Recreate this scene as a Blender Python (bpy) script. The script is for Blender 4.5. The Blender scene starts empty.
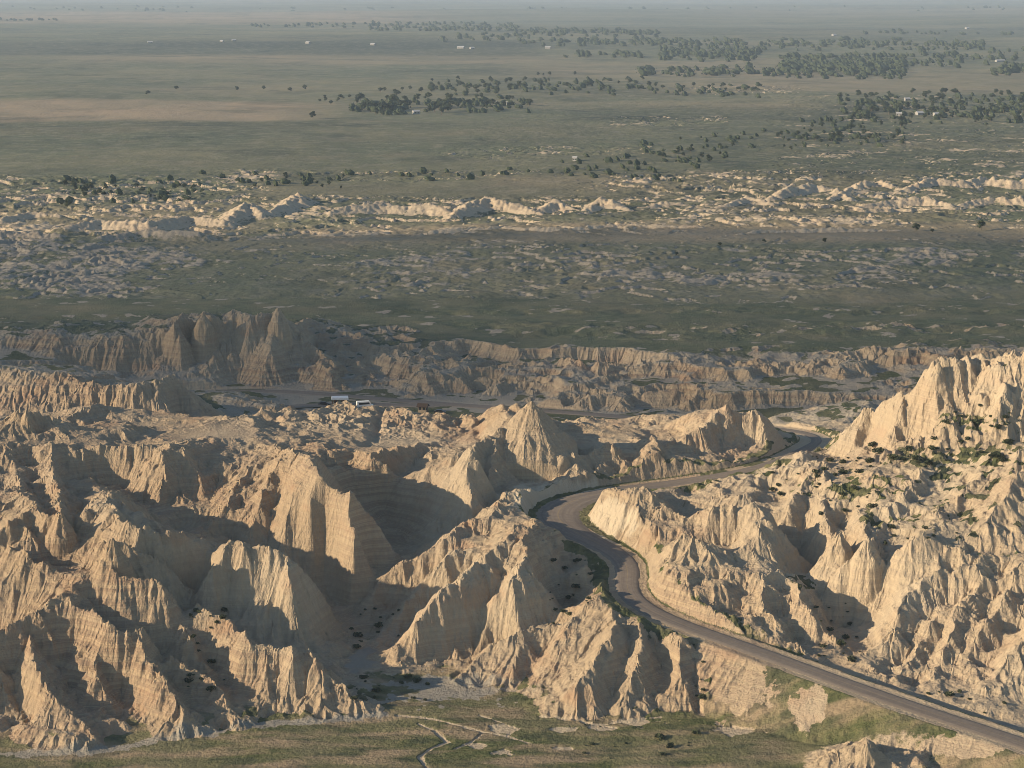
import bpy, bmesh, math, random, time
import numpy as np
from mathutils import Vector
T0 = time.time()
sc = bpy.context.scene
R = math.radians
# ------------------------------------------------------------------ camera
CAMZ = 175.0
PITCH = 11.38
HAZE = 5.6e-5
DENOISE = True
CLOUD_A = 0.31
FPX = 1991.0
cam_d = bpy.data.cameras.new("camera"); cam = bpy.data.objects.new("camera", cam_d)
sc.collection.objects.link(cam); sc.camera = cam
cam_d.sensor_width = 36; cam_d.lens = FPX * 36 / 1024
cam_d.clip_start = 1; cam_d.clip_end = 300000
cam.location = (0, 0, CAMZ); cam.rotation_euler = (R(90 - PITCH), 0, 0)
# ------------------------------------------------------------------ light
SUN_EL, SUN_AZ = 17.5, 256.0        # azimuth clockwise from +y: the sun stands left of and a little behind the camera
world = bpy.data.worlds.new("World"); sc.world = world; world.use_nodes = True
wn = world.node_tree.nodes; wl = world.node_tree.links
sky = wn.new("ShaderNodeTexSky"); sky.sky_type = 'NISHITA'; sky.sun_disc = False
sky.sun_elevation = R(SUN_EL); sky.sun_rotation = R(SUN_AZ)
sky.air_density = 1.0; sky.dust_density = 0.3; sky.ozone_density = 1.5
bg = wn["Background"]; bg.inputs[1].default_value = 0.095
wl.new(sky.outputs[0], bg.inputs[0])
sd = bpy.data.lights.new("sun", 'SUN'); sun = bpy.data.objects.new("sun", sd); sc.collection.objects.link(sun)
sd.energy = 5.0; sd.angle = R(0.5); sd.color = (1.0, 0.79, 0.54)
_d = Vector((math.sin(R(SUN_AZ)) * math.cos(R(SUN_EL)), math.cos(R(SUN_AZ)) * math.cos(R(SUN_EL)), math.sin(R(SUN_EL))))
sun.rotation_euler = _d.to_track_quat('Z', 'Y').to_euler(); sun.location = (0, 0, 400)
sc.view_settings.view_transform = 'Standard'; sc.view_settings.look = 'None'
sc.view_settings.gamma = 1.0; sc.view_settings.exposure = 0.6; sc.view_settings.use_curve_mapping = False
sc.render.engine = 'CYCLES'
sc.cycles.use_denoising = DENOISE
sc.cycles.filter_width = 0.85
sc.cycles.max_bounces = 4; sc.cycles.diffuse_bounces = 2; sc.cycles.volume_bounces = 1

cp, sp = math.cos(R(PITCH)), math.sin(R(PITCH))
def W(px, py, z):
    """world point of height z seen at a place of the picture (used to lay the survey of ridges and valleys)"""
    q = min(max((620 - py) / 150.0, 0), 1); z = 3 + (z - 3) * (.84 + .16 * q * q * (3 - 2 * q))
    return WR(px, py, z)
def WR(px, py, z):
    X = (px - 512) / FPX; U = (384 - py) / FPX
    d = (X, cp + U * sp, -sp + U * cp)
    t = (z - CAMZ) / d[2]
    return (d[0] * t, d[1] * t, z)
def PX(x, y, z):
    dz = z - CAMZ
    dep = y * cp - dz * sp; up = y * sp + dz * cp
    return 512 + FPX * x / dep, 384 - FPX * up / dep

# ------------------------------------------------------------------ noise
def _hash(ix, iy, seed):
    h = (ix.astype(np.int64) * 374761393 + iy.astype(np.int64) * 668265263 + seed * 1442695041) & 0xFFFFFFFF
    h = ((h ^ (h >> 13)) * 1274126177) & 0xFFFFFFFF
    h = ((h ^ (h >> 15)) * 2246822519) & 0xFFFFFFFF
    return (h ^ (h >> 16)) & 0xFFFFFFFF
def perlin(x, y, seed=0):
    x0 = np.floor(x); y0 = np.floor(y); fx = x - x0; fy = y - y0
    u = fx * fx * fx * (fx * (fx * 6 - 15) + 10); v = fy * fy * fy * (fy * (fy * 6 - 15) + 10)
    def g(ix, iy, dx, dy):
        a = _hash(ix, iy, seed).astype(np.float32) * (2 * math.pi / 4294967296.0)
        return np.cos(a) * dx + np.sin(a) * dy
    n00 = g(x0, y0, fx, fy); n10 = g(x0 + 1, y0, fx - 1, fy)
    n01 = g(x0, y0 + 1, fx, fy - 1); n11 = g(x0 + 1, y0 + 1, fx - 1, fy - 1)
    a = n00 + u * (n10 - n00); b = n01 + u * (n11 - n01)
    return (a + v * (b - a)) * 1.5
def fbm(x, y, seed=0, octv=4, gain=0.5):
    s = 0; a = 1.0; t = 0
    for k in range(octv):
        s = s + a * perlin(x * 2 ** k + 17.3 * k, y * 2 ** k - 9.1 * k, seed + k); t += a; a *= gain
    return s / t
def ridged(x, y, seed=0, octv=4, gain=0.5):
    s = 0; a = 1.0; t = 0
    for k in range(octv):
        s = s + a * (1 - 2 * np.abs(perlin(x * 2 ** k + 7.7 * k, y * 2 ** k + 3.1 * k, seed + k))); t += a; a *= gain
    return s / t
def sstep(a, b, x):
    t = np.clip((x - a) / (b - a), 0, 1); return t * t * (3 - 2 * t)

# ------------------------------------------------------------------ survey (picture x, picture y, height in metres)
RIDGES = [
 # lower left mass
 [(-60,640,24),(-20,634,25),(0,628,25),(20,618,27),(40,605,29),(64,586,32),(75,600,30),(95,612,28),(112,626,26),(128,625,26),(140,624,26)],
 [(40,608,29),(30,633,23),(34,665,18),(50,690,14),(70,715,9),(88,744,4)],
 [(75,600,30),(84,632,22),(90,652,19),(100,680,14),(113,700,9),(120,712,6)],
 [(140,624,26),(146,650,20),(158,668,17),(172,690,13),(186,718,8),(198,732,4)],
 [(-10,650,20),(0,665,17),(12,700,9),(18,726,4)],
 [(168,655,17),(190,664,16),(212,680,12),(235,712,7),(246,728,4)],
 [(55,592,31),(90,576,32),(110,570,34),(135,573,33),(160,579,32),(172,594,29),(180,612,24),(190,640,19),(205,662,14)],
 [(112,545,38),(102,558,36),(110,568,34)],
 [(125,520,39),(140,522,39),(175,528,37),(200,535,34),(212,545,30)],
 [(100,540,36),(130,545,36),(155,556,33),(185,578,27),(192,592,22)],
 [(213,560,32),(222,542,34),(240,541,35),(256,541,35),(270,546,34.5),(285,551,33),(293,570,31),(302,592,25),(312,618,17),(330,645,9)],
 [(222,542,35),(214,560,31),(205,585,24)],
 [(240,541,36),(236,575,28),(240,605,21),(246,630,16)],
 [(270,546,35),(264,580,27),(268,610,20),(282,636,14)],
 [(195,600,25),(203,607,25),(225,616,23),(248,637,21),(262,641,20),(293,643,20),(308,648,18),(316,656,17),(328,675,12),(341,682,11),(363,698,7),(376,704,5),(386,713,3.5)],
 [(293,643,20),(290,668,15),(283,690,9),(287,712,4)],
 [(328,675,12),(318,695,9),(310,718,3.5)],
 [(262,641,20),(266,668,14),(272,700,7),(274,716,4)],
 [(0,545,35),(25,548,36),(38,562,33),(60,575,31),(75,580,31)],
 [(5,520,38),(22,512,38),(30,535,35),(14,545,33)],
 [(20,478,38),(42,512,39),(40,525,36),(22,545,31)],
 [(58,480,38),(60,512,39),(66,535,33)],
 [(85,505,39),(105,490,37),(120,520,39)],
 [(-60,447,42),(0,446,42),(60,446,42),(120,443,42),(185,447,41),(192,462,38),(186,480,33)],
 [(40,446,42),(50,465,38),(58,480,38)],[(0,450,42),(12,466,38),(20,478,38)],
 [(100,447,42),(105,465,36),(97,475,34)],
 [(160,448,42),(165,475,36),(178,495,30)],
 [(-60,425,44),(0,425,43),(17,409,48),(27,409,48),(40,411,47),(52,417,45),(56,436,41)],
 [(60,424,34),(80,412,36),(97,408,36),(100,420,33)],
 # mounds of the middle
 [(185,445,40),(215,440,38),(250,438,38),(268,446,39),(282,450,39),(306,461,42),(318,476,40),(333,487,38),(343,490,37),(352,486,39),(363,500,35),(372,520,29),(385,553,18)],
 [(282,450,39),(275,465,38),(264,485,35),(258,505,32),(252,525,28)],
 [(250,438,38),(248,462,36),(238,485,33),(222,505,31),(210,522,28)],
 [(306,461,42),(292,490,36),(284,520,30),(280,545,24)],
 [(338,489,38),(330,515,31),(322,545,24),(322,580,14),(326,596,11)],
 [(352,486,39),(356,515,33),(360,545,25),(366,575,16)],
 [(318,476,40),(305,505,34),(300,540,25),(304,570,17)],
 [(300,438,37),(330,450,37),(352,447,37),(370,452,37),(380,457,36),(393,466,33),(396,478,29)],
 [(370,452,37),(400,446,36),(425,444,35),(450,448,34),(462,447,35)],
 [(420,444,35),(423,456,33)],
 # pinnacle with its long shoulder
 [(531,402,48.5),(520,413,45),(511,421,43),(490,433,41),(471,443,40),(453,455,37.5),(428,467,34),(406,478,30.5),(384,497,25)],
 [(531,402,48.5),(538,413,45.5),(546,428,41),(556,447,36),(563,458,32.5)],
 [(531,403,48.5),(527,425,42),(526,445,37),(528,465,32)],
 [(471,442,43),(468,462,38),(466,485,33),(462,500,29)],
 [(497,438,40),(493,456,36),(486,476,32)],
 [(506,497,29),(491,510,29),(473,518,28),(453,532,27),(431,546,25),(401,560,22),(380,585,16),(365,610,10)],
 [(455,545,28),(438,562,25),(421,581,20),(406,601,16),(386,626,10),(374,640,7)],
 [(545,520,29),(530,530,31),(508,533,31),(485,552,30),(465,568,28),(446,582,26),(425,605,22),(406,631,15),(393,656,9),(386,668,6)],
 [(453,578,27),(444,603,22),(432,640,12),(437,662,6)],
 [(463,572,28),(457,600,22),(459,625,15),(456,664,6)],
 [(530,530,31),(528,545,31),(522,560,30),(508,580,27),(493,592,24),(489,620,16),(497,642,9)],
 [(528,545,31),(545,560,27),(550,585,20)],
 [(506,497,29),(520,490,30),(535,500,28)],
 [(582,560,26),(590,566,25),(588,585,20)],
 # ribs under the road
 [(585,622,18),(560,624,17),(545,624,17),(527,626,17),(511,632,16),(490,642,13),(476,654,10),(460,675,6),(450,690,4)],
 [(527,626,17),(520,650,12),(512,675,7),(508,690,4)],
 [(607,583,24),(596,597,23),(578,612,20),(560,630,17),(548,655,12),(542,680,7),(545,690,5)],
 [(607,583,24),(606,605,21),(617,621,22),(603,640,19.5),(590,662,15.5),(573,685,12),(576,702,7),(579,718,3.5)],
 [(603,640,18),(580,660,13),(558,685,8),(540,708,3.5)],
 [(638,618,21.5),(643,640,18.5),(640,655,16.5),(632,672,13),(627,692,8.5),(636,717,3.5)],
 [(664,630,20),(680,633,20),(676,655,16),(684,682,10),(696,712,3.5)],
 [(664,632,18),(661,660,12),(662,700,5)],
 # white mounds and fins by the road bend
 [(553,483,29),(565,472,31),(580,470,31),(586,483,28.5)],
 [(560,455,34),(572,450,36),(582,458,34),(594,456,33),(600,470,30),(607,484,28)],
 [(594,456,33),(600,447,34),(615,442,37),(620,456,33),(624,468,30)],
 [(632,480,28),(645,462,32),(657,441,36),(664,458,32),(690,460,30),(720,466,29),(735,463,28)],
 [(657,441,36),(640,440,33),(625,450,31)],
 [(659,444,31),(683,434,36),(697,428,37.5),(712,416,40),(727,403,43),(736,408,41.5),(744,412,40.5),(752,406,42),(764,406,42),(775,421,37.5),(788,436,33),(797,446,28.5)],
 [(727,403,43),(724,425,37),(718,445,31)],[(744,412,40.5),(742,435,33.5),(744,450,29.5)],[(764,406,42),(768,430,35.5),(774,446,30)],
 # mounds on the inner side of the bend
 [(578,522,27),(590,510,30),(603,497,32),(612,491,34),(625,493,34),(638,492,34),(650,489,34),(660,500,32.5),(672,512,31),(677,528,28)],
 [(612,491,34),(612,512,30),(622,530,27)],[(638,492,34),(645,515,30),(652,530,28)],
 [(652,565,25),(660,552,28),(670,544,30.5),(684,536,32),(697,540,31.5),(707,546,30.5),(712,562,28),(728,574,26),(755,578,26),(768,576,26),(790,577,25.5),(800,594,24),(815,615,20),(828,634,15)],
 [(707,546,30.5),(694,565,27),(680,585,24),(674,600,22)],
 [(728,574,26),(722,595,23),(728,608,20.5)],[(768,576,26),(760,600,23),(762,612,20)],
 [(672,606,20.5),(700,608,20.5),(740,614,19),(768,622,18),(785,635,16),(798,650,13)],
 [(690,520,30),(700,509,33),(716,502,35),(734,503,35),(748,512,32),(744,525,28)],
 [(728,556,24),(740,540,28),(752,528,32),(768,524,33),(782,530,31),(798,545,27),(808,565,22)],
 [(735,500,35),(752,500,36),(765,508,34),(768,524,33)],
 [(690,478,28),(720,485,29),(750,480,30),(770,474,32.5),(788,467,34),(806,458,35),(824,454,34.5),(812,475,34),(795,495,33),(790,512,30),(800,530,26)],
 [(825,475,35),(822,500,33),(826,520,31),(838,531,33),(838,548,27)],
 [(860,505,34),(866,520,34),(869,536,34),(862,560,26)],
 # right hill and cliff
 [(835,446,27),(843,438,31),(855,425,39),(864,411,45),(876,400,49),(888,395,51),(904,396,52),(918,390,54),(924,376,58.5),(938,361,63),(946,368,61),(955,372,60),(970,361,63),(985,366,62.5),(1008,360,64),(1024,366,63),(1060,362,63)],
 [(938,361,62),(935,395,54),(938,415,49),(925,435,43),(915,448,40)],
 [(904,396,52),(895,420,46),(880,440,39)],[(970,361,62),(976,390,55),(974,415,49)],[(1008,360,63),(1004,395,56),(1000,420,50)],
 [(888,395,51),(876,420,43),(862,440,33)],
 [(930,452,41),(948,436,44),(965,440,44),(985,444,43)],
 [(880,460,37),(905,455,38),(925,470,38),(950,468,38),(990,460,42),(1040,455,46)],
 [(905,455,38),(885,475,37),(870,500,34),(866,520,34)],
 [(925,470,38),(905,500,36),(885,520,33),(872,535,32)],
 [(990,460,42),(965,490,38),(940,520,34),(925,535,33)],
 [(1030,470,44),(1005,500,39),(985,530,35),(975,545,32)],
 [(880,575,26),(895,555,30),(912,535,34),(920,545,33),(930,545,33),(965,548,33),(995,558,31),(1002,566,29)],
 [(912,535,34),(900,560,30),(885,575,26),(878,590,22)],
 [(945,566,30),(925,574,29),(910,590,26),(900,612,22),(895,640,17),(872,668,11),(864,682,9)],
 [(945,566,30),(985,575,29),(1024,572,30),(1070,570,32)],
 [(955,600,25),(930,625,20),(915,650,15),(895,680,10)],
 [(985,575,29),(960,605,25),(955,630,20),(940,660,14),(930,700,8)],
 [(1010,585,28),(990,620,22),(975,650,16),(965,690,9)],
 [(1060,600,28),(1024,640,20),(1000,670,14),(985,700,9)],
 # far ranks on the left
 [(-60,366,38),(0,368,38),(39,370,38),(70,371,38),(78,379,36),(101,380,36),(135,380,36),(156,378,36),(172,372,37),(180,378,35),(195,399,28),(211,416,22)],
 [(226,398,20),(250,402,19),(273,409,18),(292,411,17),(312,413,16),(332,426,11)],
 [(-60,328,27.5),(0,329,27.5),(23,331,27.5),(51,329,28.5),(68,326,28.5),(94,329,27.5),(117,331,27.5),(160,329,29.5),(172,322,33.5),(180,314,35.5),(190,316,34.5),(203,311,36.5),(218,314,35.5),(234,309,36.5),(250,313,35.5),(266,312,35.5),(278,307,37.5),(289,321,30.5),(305,336,24.5),(320,350,20),(335,362,17),(351,379,10)],
 [(51,329,29.5),(62,350,23),(78,374,14)],[(117,331,28.5),(125,350,23),(128,372,14)],[(180,314,33.5),(165,345,23.5),(150,375,13)],
 [(234,309,34.5),(222,340,24.5),(205,378,12)],[(278,307,35.5),(270,345,24),(262,380,11)],[(203,311,34.5),(195,335,26.5)],[(278,309,34.5),(300,352,19),(318,376,11)],
 [(289,321,29.5),(312,321,23),(324,331,21),(351,334,20),(375,345,19),(398,349,18),(430,361,16),(470,366,16),(520,362,17)],
 [(324,331,21),(345,355,16),(375,375,11)],[(375,345,19),(400,365,14)],
 # bluffs of the far right bank
 [(520,364,15.5),(560,363,16),(600,365,16.5),(640,363,17.5),(690,363,18),(740,364,18),(770,369,17.5)],
 [(430,384,13),(480,376,14),(540,380,14),(600,384,14),(640,380,14)],
 [(560,396,13),(620,392,14),(680,390,15),(740,388,16),(800,386,16),(850,388,16),(920,384,17)],
 [(740,362,20),(800,366,19),(850,358,21),(880,350,23),(910,352,23),(960,350,24),(1030,352,24),(1080,352,24)],
 [(866,742,12),(845,750,9),(818,762,5)],[(866,742,12),(885,752,8),(930,760,6)],
]
VALLEYS = [
 [(45,630,20),(58,655,14),(84,700,8),(102,738,3.5)],
 [(105,640,18),(113,672,11),(132,712,5),(146,734,3.5)],
 [(128,640,19),(138,668,12),(150,700,7),(165,730,3.5)],
 [(155,636,17),(168,670,11),(188,695,7),(208,728,3.5)],
 [(100,600,25),(135,612,22),(160,632,18),(172,650,15)],
 [(85,602,26),(120,604,25),(150,608,23),(170,618,19),(185,645,14),(215,690,8),(236,722,4)],
 [(196,590,21),(190,608,18),(205,645,12),(228,685,8),(250,715,4.5),(262,722,4)],
 [(-20,655,13),(5,655,13),(24,690,8),(33,728,3.5)],
 [(-20,600,22),(10,596,23),(40,585,25),(70,575,27),(90,560,30),(120,558,31),(150,572,27),(180,592,22),(190,608,18)],
 [(-20,565,26),(20,568,27),(50,555,28),(75,550,29)],
 [(0,500,33),(30,500,32),(50,540,29),(75,545,30),(95,525,31)],
 [(75,470,35),(72,500,32),(75,540,29)],[(30,460,38),(35,485,34)],[(0,475,36),(10,495,33)],
 [(80,470,35),(95,484,32),(125,492,29),(160,512,27),(195,532,25),(208,536,24)],
 [(228,470,35),(218,485,31),(208,505,28),(208,536,24),(250,552,21),(290,575,17),(320,595,12),(348,602,9)],
 [(210,455,37),(205,475,33),(208,505,28)],
 [(262,462,36),(252,490,31),(240,515,28)],
 [(290,470,38),(275,500,30),(266,530,24),(262,552,20)],
 [(322,503,34.5),(312,540,26),(312,575,16)],[(344,515,33),(342,545,25.5),(344,585,13)],
 [(150,540,31),(180,555,27),(200,575,24),(202,600,20),(214,618,17),(236,636,14.5),(262,649,12),(300,662,9.5),(340,687,5.5),(372,706,4),(395,716,3.5)],
 [(155,600,25),(185,608,18)],
 [(276,655,15),(278,700,6),(276,722,3.5)],[(303,665,13),(298,700,6),(298,722,3.5)],[(345,695,7),(340,716,3.5)],
 [(450,712,3.5),(420,700,4),(400,690,4.5),(380,676,5),(358,658,6),(350,636,7),(356,616,8),(348,602,9),(358,588,11),(388,568,14),(398,545,16),(388,515,20),(378,495,24),(370,480,28),(352,466,31),(340,462,33)],
 [(388,568,14),(420,556,17),(450,538,20),(475,520,23),(490,500,26),(505,482,28),(520,470,30)],
 [(378,495,24),(395,480,28),(410,465,30),(435,456,31),(455,450,32)],
 [(335,470,31),(352,478,28),(370,484,27)],
 [(480,455,33),(478,475,29),(482,495,26)],[(510,440,36),(508,460,33),(500,480,29)],
 [(440,556,21),(424,572,17),(404,592,12),(385,615,8),(366,638,6)],
 [(450,574,20),(432,592,14),(412,615,10),(396,640,7),(375,655,6)],
 [(436,612,12),(418,648,7),(414,668,5)],[(451,605,14),(446,640,8),(447,668,5)],
 [(480,572,23),(472,600,15),(472,635,9),(472,672,5)],
 [(515,600,20),(512,625,12),(508,645,8)],
 [(600,556,23),(590,580,19),(575,598,16),(560,612,13),(540,625,10),(520,640,8),(497,652,6.5),(470,672,5),(440,686,4.5),(400,690,4.5)],
 [(548,545,26),(568,560,22),(575,598,16)],
 [(545,645,11),(530,665,7),(518,690,3.5)],
 [(630,632,17),(622,655,13),(611,674,9.5),(602,700,5),(607,714,3.4)],[(656,640,16),(657,662,12),(657,690,7),(655,714,3.4)],
 [(690,642,15),(694,660,11.5),(700,688,7),(707,712,3.4)],[(671,690,8),(674,714,3.4)],
 [(600,632,17.5),(585,652,13.5),(562,678,8.5),(543,703,3.8)],[(583,674,11.5),(571,696,7),(562,715,3.4)],
 [(565,455,30),(550,480,28),(530,485,27)],[(590,470,30),(592,490,28)],[(625,470,28),(612,485,27)],[(580,440,31),(590,446,31)],
 [(560,430,24),(590,432,24),(625,432,24),(655,430,25),(690,425,25)],
 [(672,455,28.5),(700,459,29.5),(740,460,30.5),(780,455,30),(800,455,27),(815,448,26)],
 [(560,545,26),(575,555,24),(598,556,23)],
 [(680,495,27),(690,500,25),(683,515,24),(700,530,23),(722,545,20),(735,562,18),(770,566,16.5),(800,572,14.5),(815,590,12.5),(838,615,10.5),(852,645,9),(860,662,8.5)],
 [(720,492,29),(745,494,29),(770,492,28),(778,512,26),(770,520,27)],
 [(745,520,27),(735,535,24),(722,545,20)],
 [(812,490,31),(808,515,27),(815,545,20),(820,578,14.5),(836,610,11)],
 [(845,490,34),(850,515,30),(852,547,23),(850,577,17),(845,602,12)],
 [(880,540,29),(878,562,22),(868,592,15),(855,632,10)],
 [(700,590,26),(690,600,24)],[(745,592,22),(748,608,19)],[(785,595,21),(790,625,16),(806,652,11),(850,680,9)],
 [(935,560,30),(975,562,29),(1024,556,31),(1060,548,33)],
 [(948,587,24),(935,607,19),(915,634,14),(900,667,9.5),(885,688,8)],
 [(970,597,23.5),(945,627,16.5),(928,662,10.5),(915,696,8)],
 [(995,592,23.5),(975,622,18),(955,657,12),(948,701,8)],
 [(1035,602,23),(1005,642,16),(985,667,11.5),(975,704,8)],
 [(858,690,9),(900,704,8),(940,716,7.5),(985,720,7.5),(1030,726,7.5),(1080,735,7.5)],
 [(870,462,33),(850,470,32),(835,462,30),(820,450,27)],
 [(850,454,31),(880,453,35),(905,449,38),(925,456,39),(960,451,41),(1000,450,42),(1060,448,44)],
 [(930,500,33),(900,530,30)],[(975,500,36),(950,532,32)],
 [(800,432,20),(825,430,20),(850,415,20),(870,400,20)],
 # feet of the far ranks
 [(-60,436,36),(0,436,36),(50,437,38),(90,436,30)],
 [(-60,418,26),(0,418,26),(60,420,25),(120,421,23),(180,422,20),(210,424,18),(240,427,15),(300,428,12),(350,430,10),(420,428,10)],
 [(-60,392,16),(0,372,20),(60,380,14),(130,381,13),(190,382,12),(230,392,10)],
 [(95,345,25),(100,378,12)],[(150,345,24),(135,378,12)],[(200,350,20),(190,382,11)],[(245,345,22),(240,384,9)],[(285,350,20),(288,384,9)],
 [(305,345,16),(330,362,12),(355,380,9)],[(360,360,12),(395,382,9)],
]
# levels: strips that belong to no slope
LEVELS = [
 [(-80,760,3),(40,752,3),(90,752,3),(150,742,3),(200,738,3.2),(260,727,3.4),(320,724,3.3),(400,718,3.3),(450,708,3.4),(520,704,3.4),(545,719,3.2),(620,722,3.2),(700,717,3.3),(740,712,3.5),(775,712,3.8),(850,735,4.5),(920,755,5),(1000,775,5)],
 [(-80,800,3),(300,790,3),(700,790,3),(1100,800,5)],[(-80,850,3),(500,850,3),(1100,850,3)],
 [(0,775,3),(200,760,3),(400,745,3),(600,745,3),(760,745,4)],
 [(470,688,4),(490,695,3.8)],
 [(230,386,9),(300,389,8.5),(380,398,8),(450,404,8.5),(520,410,9),(600,416,10),(680,422,11)],
 [(330,398,8),(400,408,8),(470,415,9),(530,420,11)],[(340,415,9),(420,420,9),(480,422,10)],
 [(560,408,9),(640,412,9),(720,410,9),(800,408,11),(850,402,13)],
 [(360,386,8.5),(430,394,8.5),(500,396,9),(540,402,9)],
 [(650,384,14),(700,382,14),(760,380,15),(820,378,16),(880,376,17),(930,372,18)],
 [(440,370,12),(500,372,12),(560,374,12),(620,372,13)],
 [(-80,352,22),(0,356,22),(60,360,20)],
 [(-80,318,19),(0,316,19),(150,310,19),(300,304,18),(420,330,18),(500,340,18),(600,345,19),(700,348,20),(820,344,20),(1000,338,21),(1100,338,21)],
 [(-80,300,18),(512,300,18),(1100,300,18)],[(-80,320,18),(450,318,18),(1100,318,19)],
]
ROAD = [(1130,785,10.5),(1075,762,11),(1024,743,11.5),(960,722,12.3),(900,702,13.2),(840,681,14.2),(780,659,15.3),(730,641,16.6),(690,627,17.8),(655,613,19),(632,599,20),(624,585,21),(630,570,22),(622,556,23),(600,544,24),(578,534,25),(560,523,25.7),(555,512,26.2),(568,502,26.6),(596,494,26.9),(630,488,27),(670,483,27),(710,477,28),(750,470,29),(785,459,29.5),(808,447,27.5),(817,439.5,24),(803,432.5,20),(760,427,16),(700,423,13),(640,418,11),(580,413,9.7),(520,409,9),(450,404,8.7),(380,398.5,8.5),(300,392,8.5),(240,391,8.5),(180,394,8.5),(100,402,8)]

PEAKS = [(938,361,63.5),(970,360,63.5),(1008,359,64.5),(727,402,43.5),(764,405,42.5),(531,400,49.6,1.0,17),(112,536,40),(840,529,34),(868,534,35),(657,439,36),(594,454,34),(866,739,14),(64,584,32),(27,408,49),(17,408,49),(924,374,59),(203,310,38),(278,306,38.5),(22,511,38.5),(60,510,40),(85,503,39.5)]
# faces that the rain has left smooth (picture x, y, height, half width, half depth in metres)
SMOOTH = [(432,482,30,24,14),(415,500,24,22,14),(335,525,27,18,12),(345,560,20,16,12),(290,500,34,16,14),(225,555,28,10,10),(890,430,42,22,12),(600,655,12,20,10)]
SDX = 0.5
X0, X1, Y0, Y1 = -330.0, 330.0, 340.0, 1010.0
def raster(lines, dx, extra=None):
    nx = int((X1 - X0) / dx) + 1; ny = int((Y1 - Y0) / dx) + 1
    Z = np.full((ny, nx), np.nan, np.float32)
    for ln in lines:
        P = [W(*p) for p in ln]
        for a, b in zip(P[:-1], P[1:]):
            n = max(2, int(math.hypot(a[0] - b[0], a[1] - b[1]) / dx * 1.5) + 1)
            t = np.linspace(0, 1, n)
            x = a[0] + (b[0] - a[0]) * t; y = a[1] + (b[1] - a[1]) * t; z = a[2] + (b[2] - a[2]) * t
            i = np.round((x - X0) / dx).astype(int); j = np.round((y - Y0) / dx).astype(int)
            ok = (i >= 0) & (i < nx) & (j >= 0) & (j < ny)
            Z[j[ok], i[ok]] = z[ok]
    return Z
def jfa(Z):
    ny, nx = Z.shape
    J, I = np.mgrid[0:ny, 0:nx].astype(np.float32)
    ok = ~np.isnan(Z)
    sj = np.where(ok, J, -9999).astype(np.float32); si = np.where(ok, I, -9999).astype(np.float32); sz = np.where(ok, Z, 0).astype(np.float32)
    d = (J - sj) ** 2 + (I - si) ** 2
    step = 1
    while step < max(nx, ny) / 2: step *= 2
    steps = []
    while step >= 1: steps.append(step); step //= 2
    for s in steps + [1]:
        for dj in (-s, 0, s):
            for di in (-s, 0, s):
                if dj == 0 and di == 0: continue
                a = slice(max(0, dj), ny + min(0, dj)); b = slice(max(0, -dj), ny + min(0, -dj))
                c = slice(max(0, di), nx + min(0, di)); e = slice(max(0, -di), nx + min(0, -di))
                nj = sj[b, e]; ni = si[b, e]; nz = sz[b, e]
                nd = (J[a, c] - nj) ** 2 + (I[a, c] - ni) ** 2
                m = nd < d[a, c]
                d[a, c] = np.where(m, nd, d[a, c]); sj[a, c] = np.where(m, nj, sj[a, c]); si[a, c] = np.where(m, ni, si[a, c]); sz[a, c] = np.where(m, nz, sz[a, c])
    return np.sqrt(d), sz
def blur(h, n=1):
    for _ in range(n):
        p = np.pad(h, 1, mode='edge')
        h = (p[:-2, 1:-1] + p[2:, 1:-1] + p[1:-1, :-2] + p[1:-1, 2:]) * 0.15 + h * 0.4
    return h
def resample(h, x, y, dx):
    fx = np.clip((x - X0) / dx, 0, h.shape[1] - 1.001); fy = np.clip((y - Y0) / dx, 0, h.shape[0] - 1.001)
    i = fx.astype(np.int32); j = fy.astype(np.int32); u = (fx - i).astype(np.float32); v = (fy - j).astype(np.float32)
    return (h[j, i] * (1 - u) + h[j, i + 1] * u) * (1 - v) + (h[j + 1, i] * (1 - u) + h[j + 1, i + 1] * u) * v
def grid(dx):
    nx = int((X1 - X0) / dx) + 1; ny = int((Y1 - Y0) / dx) + 1
    return np.meshgrid(X0 + np.arange(nx) * dx, Y0 + np.arange(ny) * dx)

def erode(h, dx, K, iters, hard, A=None, talus=1.2, sweeps=12, m=.45):
    ny, nx = h.shape; N = ny * nx
    idx = np.arange(N).reshape(ny, nx)
    offs = [(-1,0,1.),(1,0,1.),(0,-1,1.),(0,1,1.),(-1,-1,1.414),(-1,1,1.414),(1,-1,1.414),(1,1,1.414)]
    if A is None: A = np.ones(N, np.float32)
    src = 1.0 * dx * dx
    for it in range(iters):
        p = np.pad(h, 1, mode='edge')
        best = np.zeros_like(h); rec = idx.copy(); dist = np.full_like(h, dx)
        for dj, di, w in offs:
            s = (h - p[1 + dj:1 + dj + ny, 1 + di:1 + di + nx]) / (w * dx)
            m = s > best
            best = np.where(m, s, best); rec = np.where(m, idx + dj * nx + di, rec); dist = np.where(m, np.float32(w * dx), dist)
        r = rec.ravel(); self_ = r == idx.ravel()
        r2 = np.where(self_, N, r)
        for _ in range(sweeps):
            A = (src + np.bincount(r2, weights=A, minlength=N + 1)[:N]).astype(np.float32)
            A = np.minimum(A, 60000)
        Am = A.reshape(ny, nx)
        drop = best * dist
        e = K * hard * np.power(Am, m) * best
        h = h - np.minimum(e, drop * 0.7)
        # steep faces crumble
        for dj, di in ((0, 1), (1, 0)):
            a = h[:ny - dj, :nx - di]; b = h[dj:, di:]
            df = a - b; lim = talus * dx
            ex = np.sign(df) * np.maximum(np.abs(df) - lim, 0) * 0.22 
            ex = ex * np.minimum(hard[:ny - dj, :nx - di] + .15, 1)
            h[:ny - dj, :nx - di] = a - ex; h[dj:, di:] = b + ex
    return h, A

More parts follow.
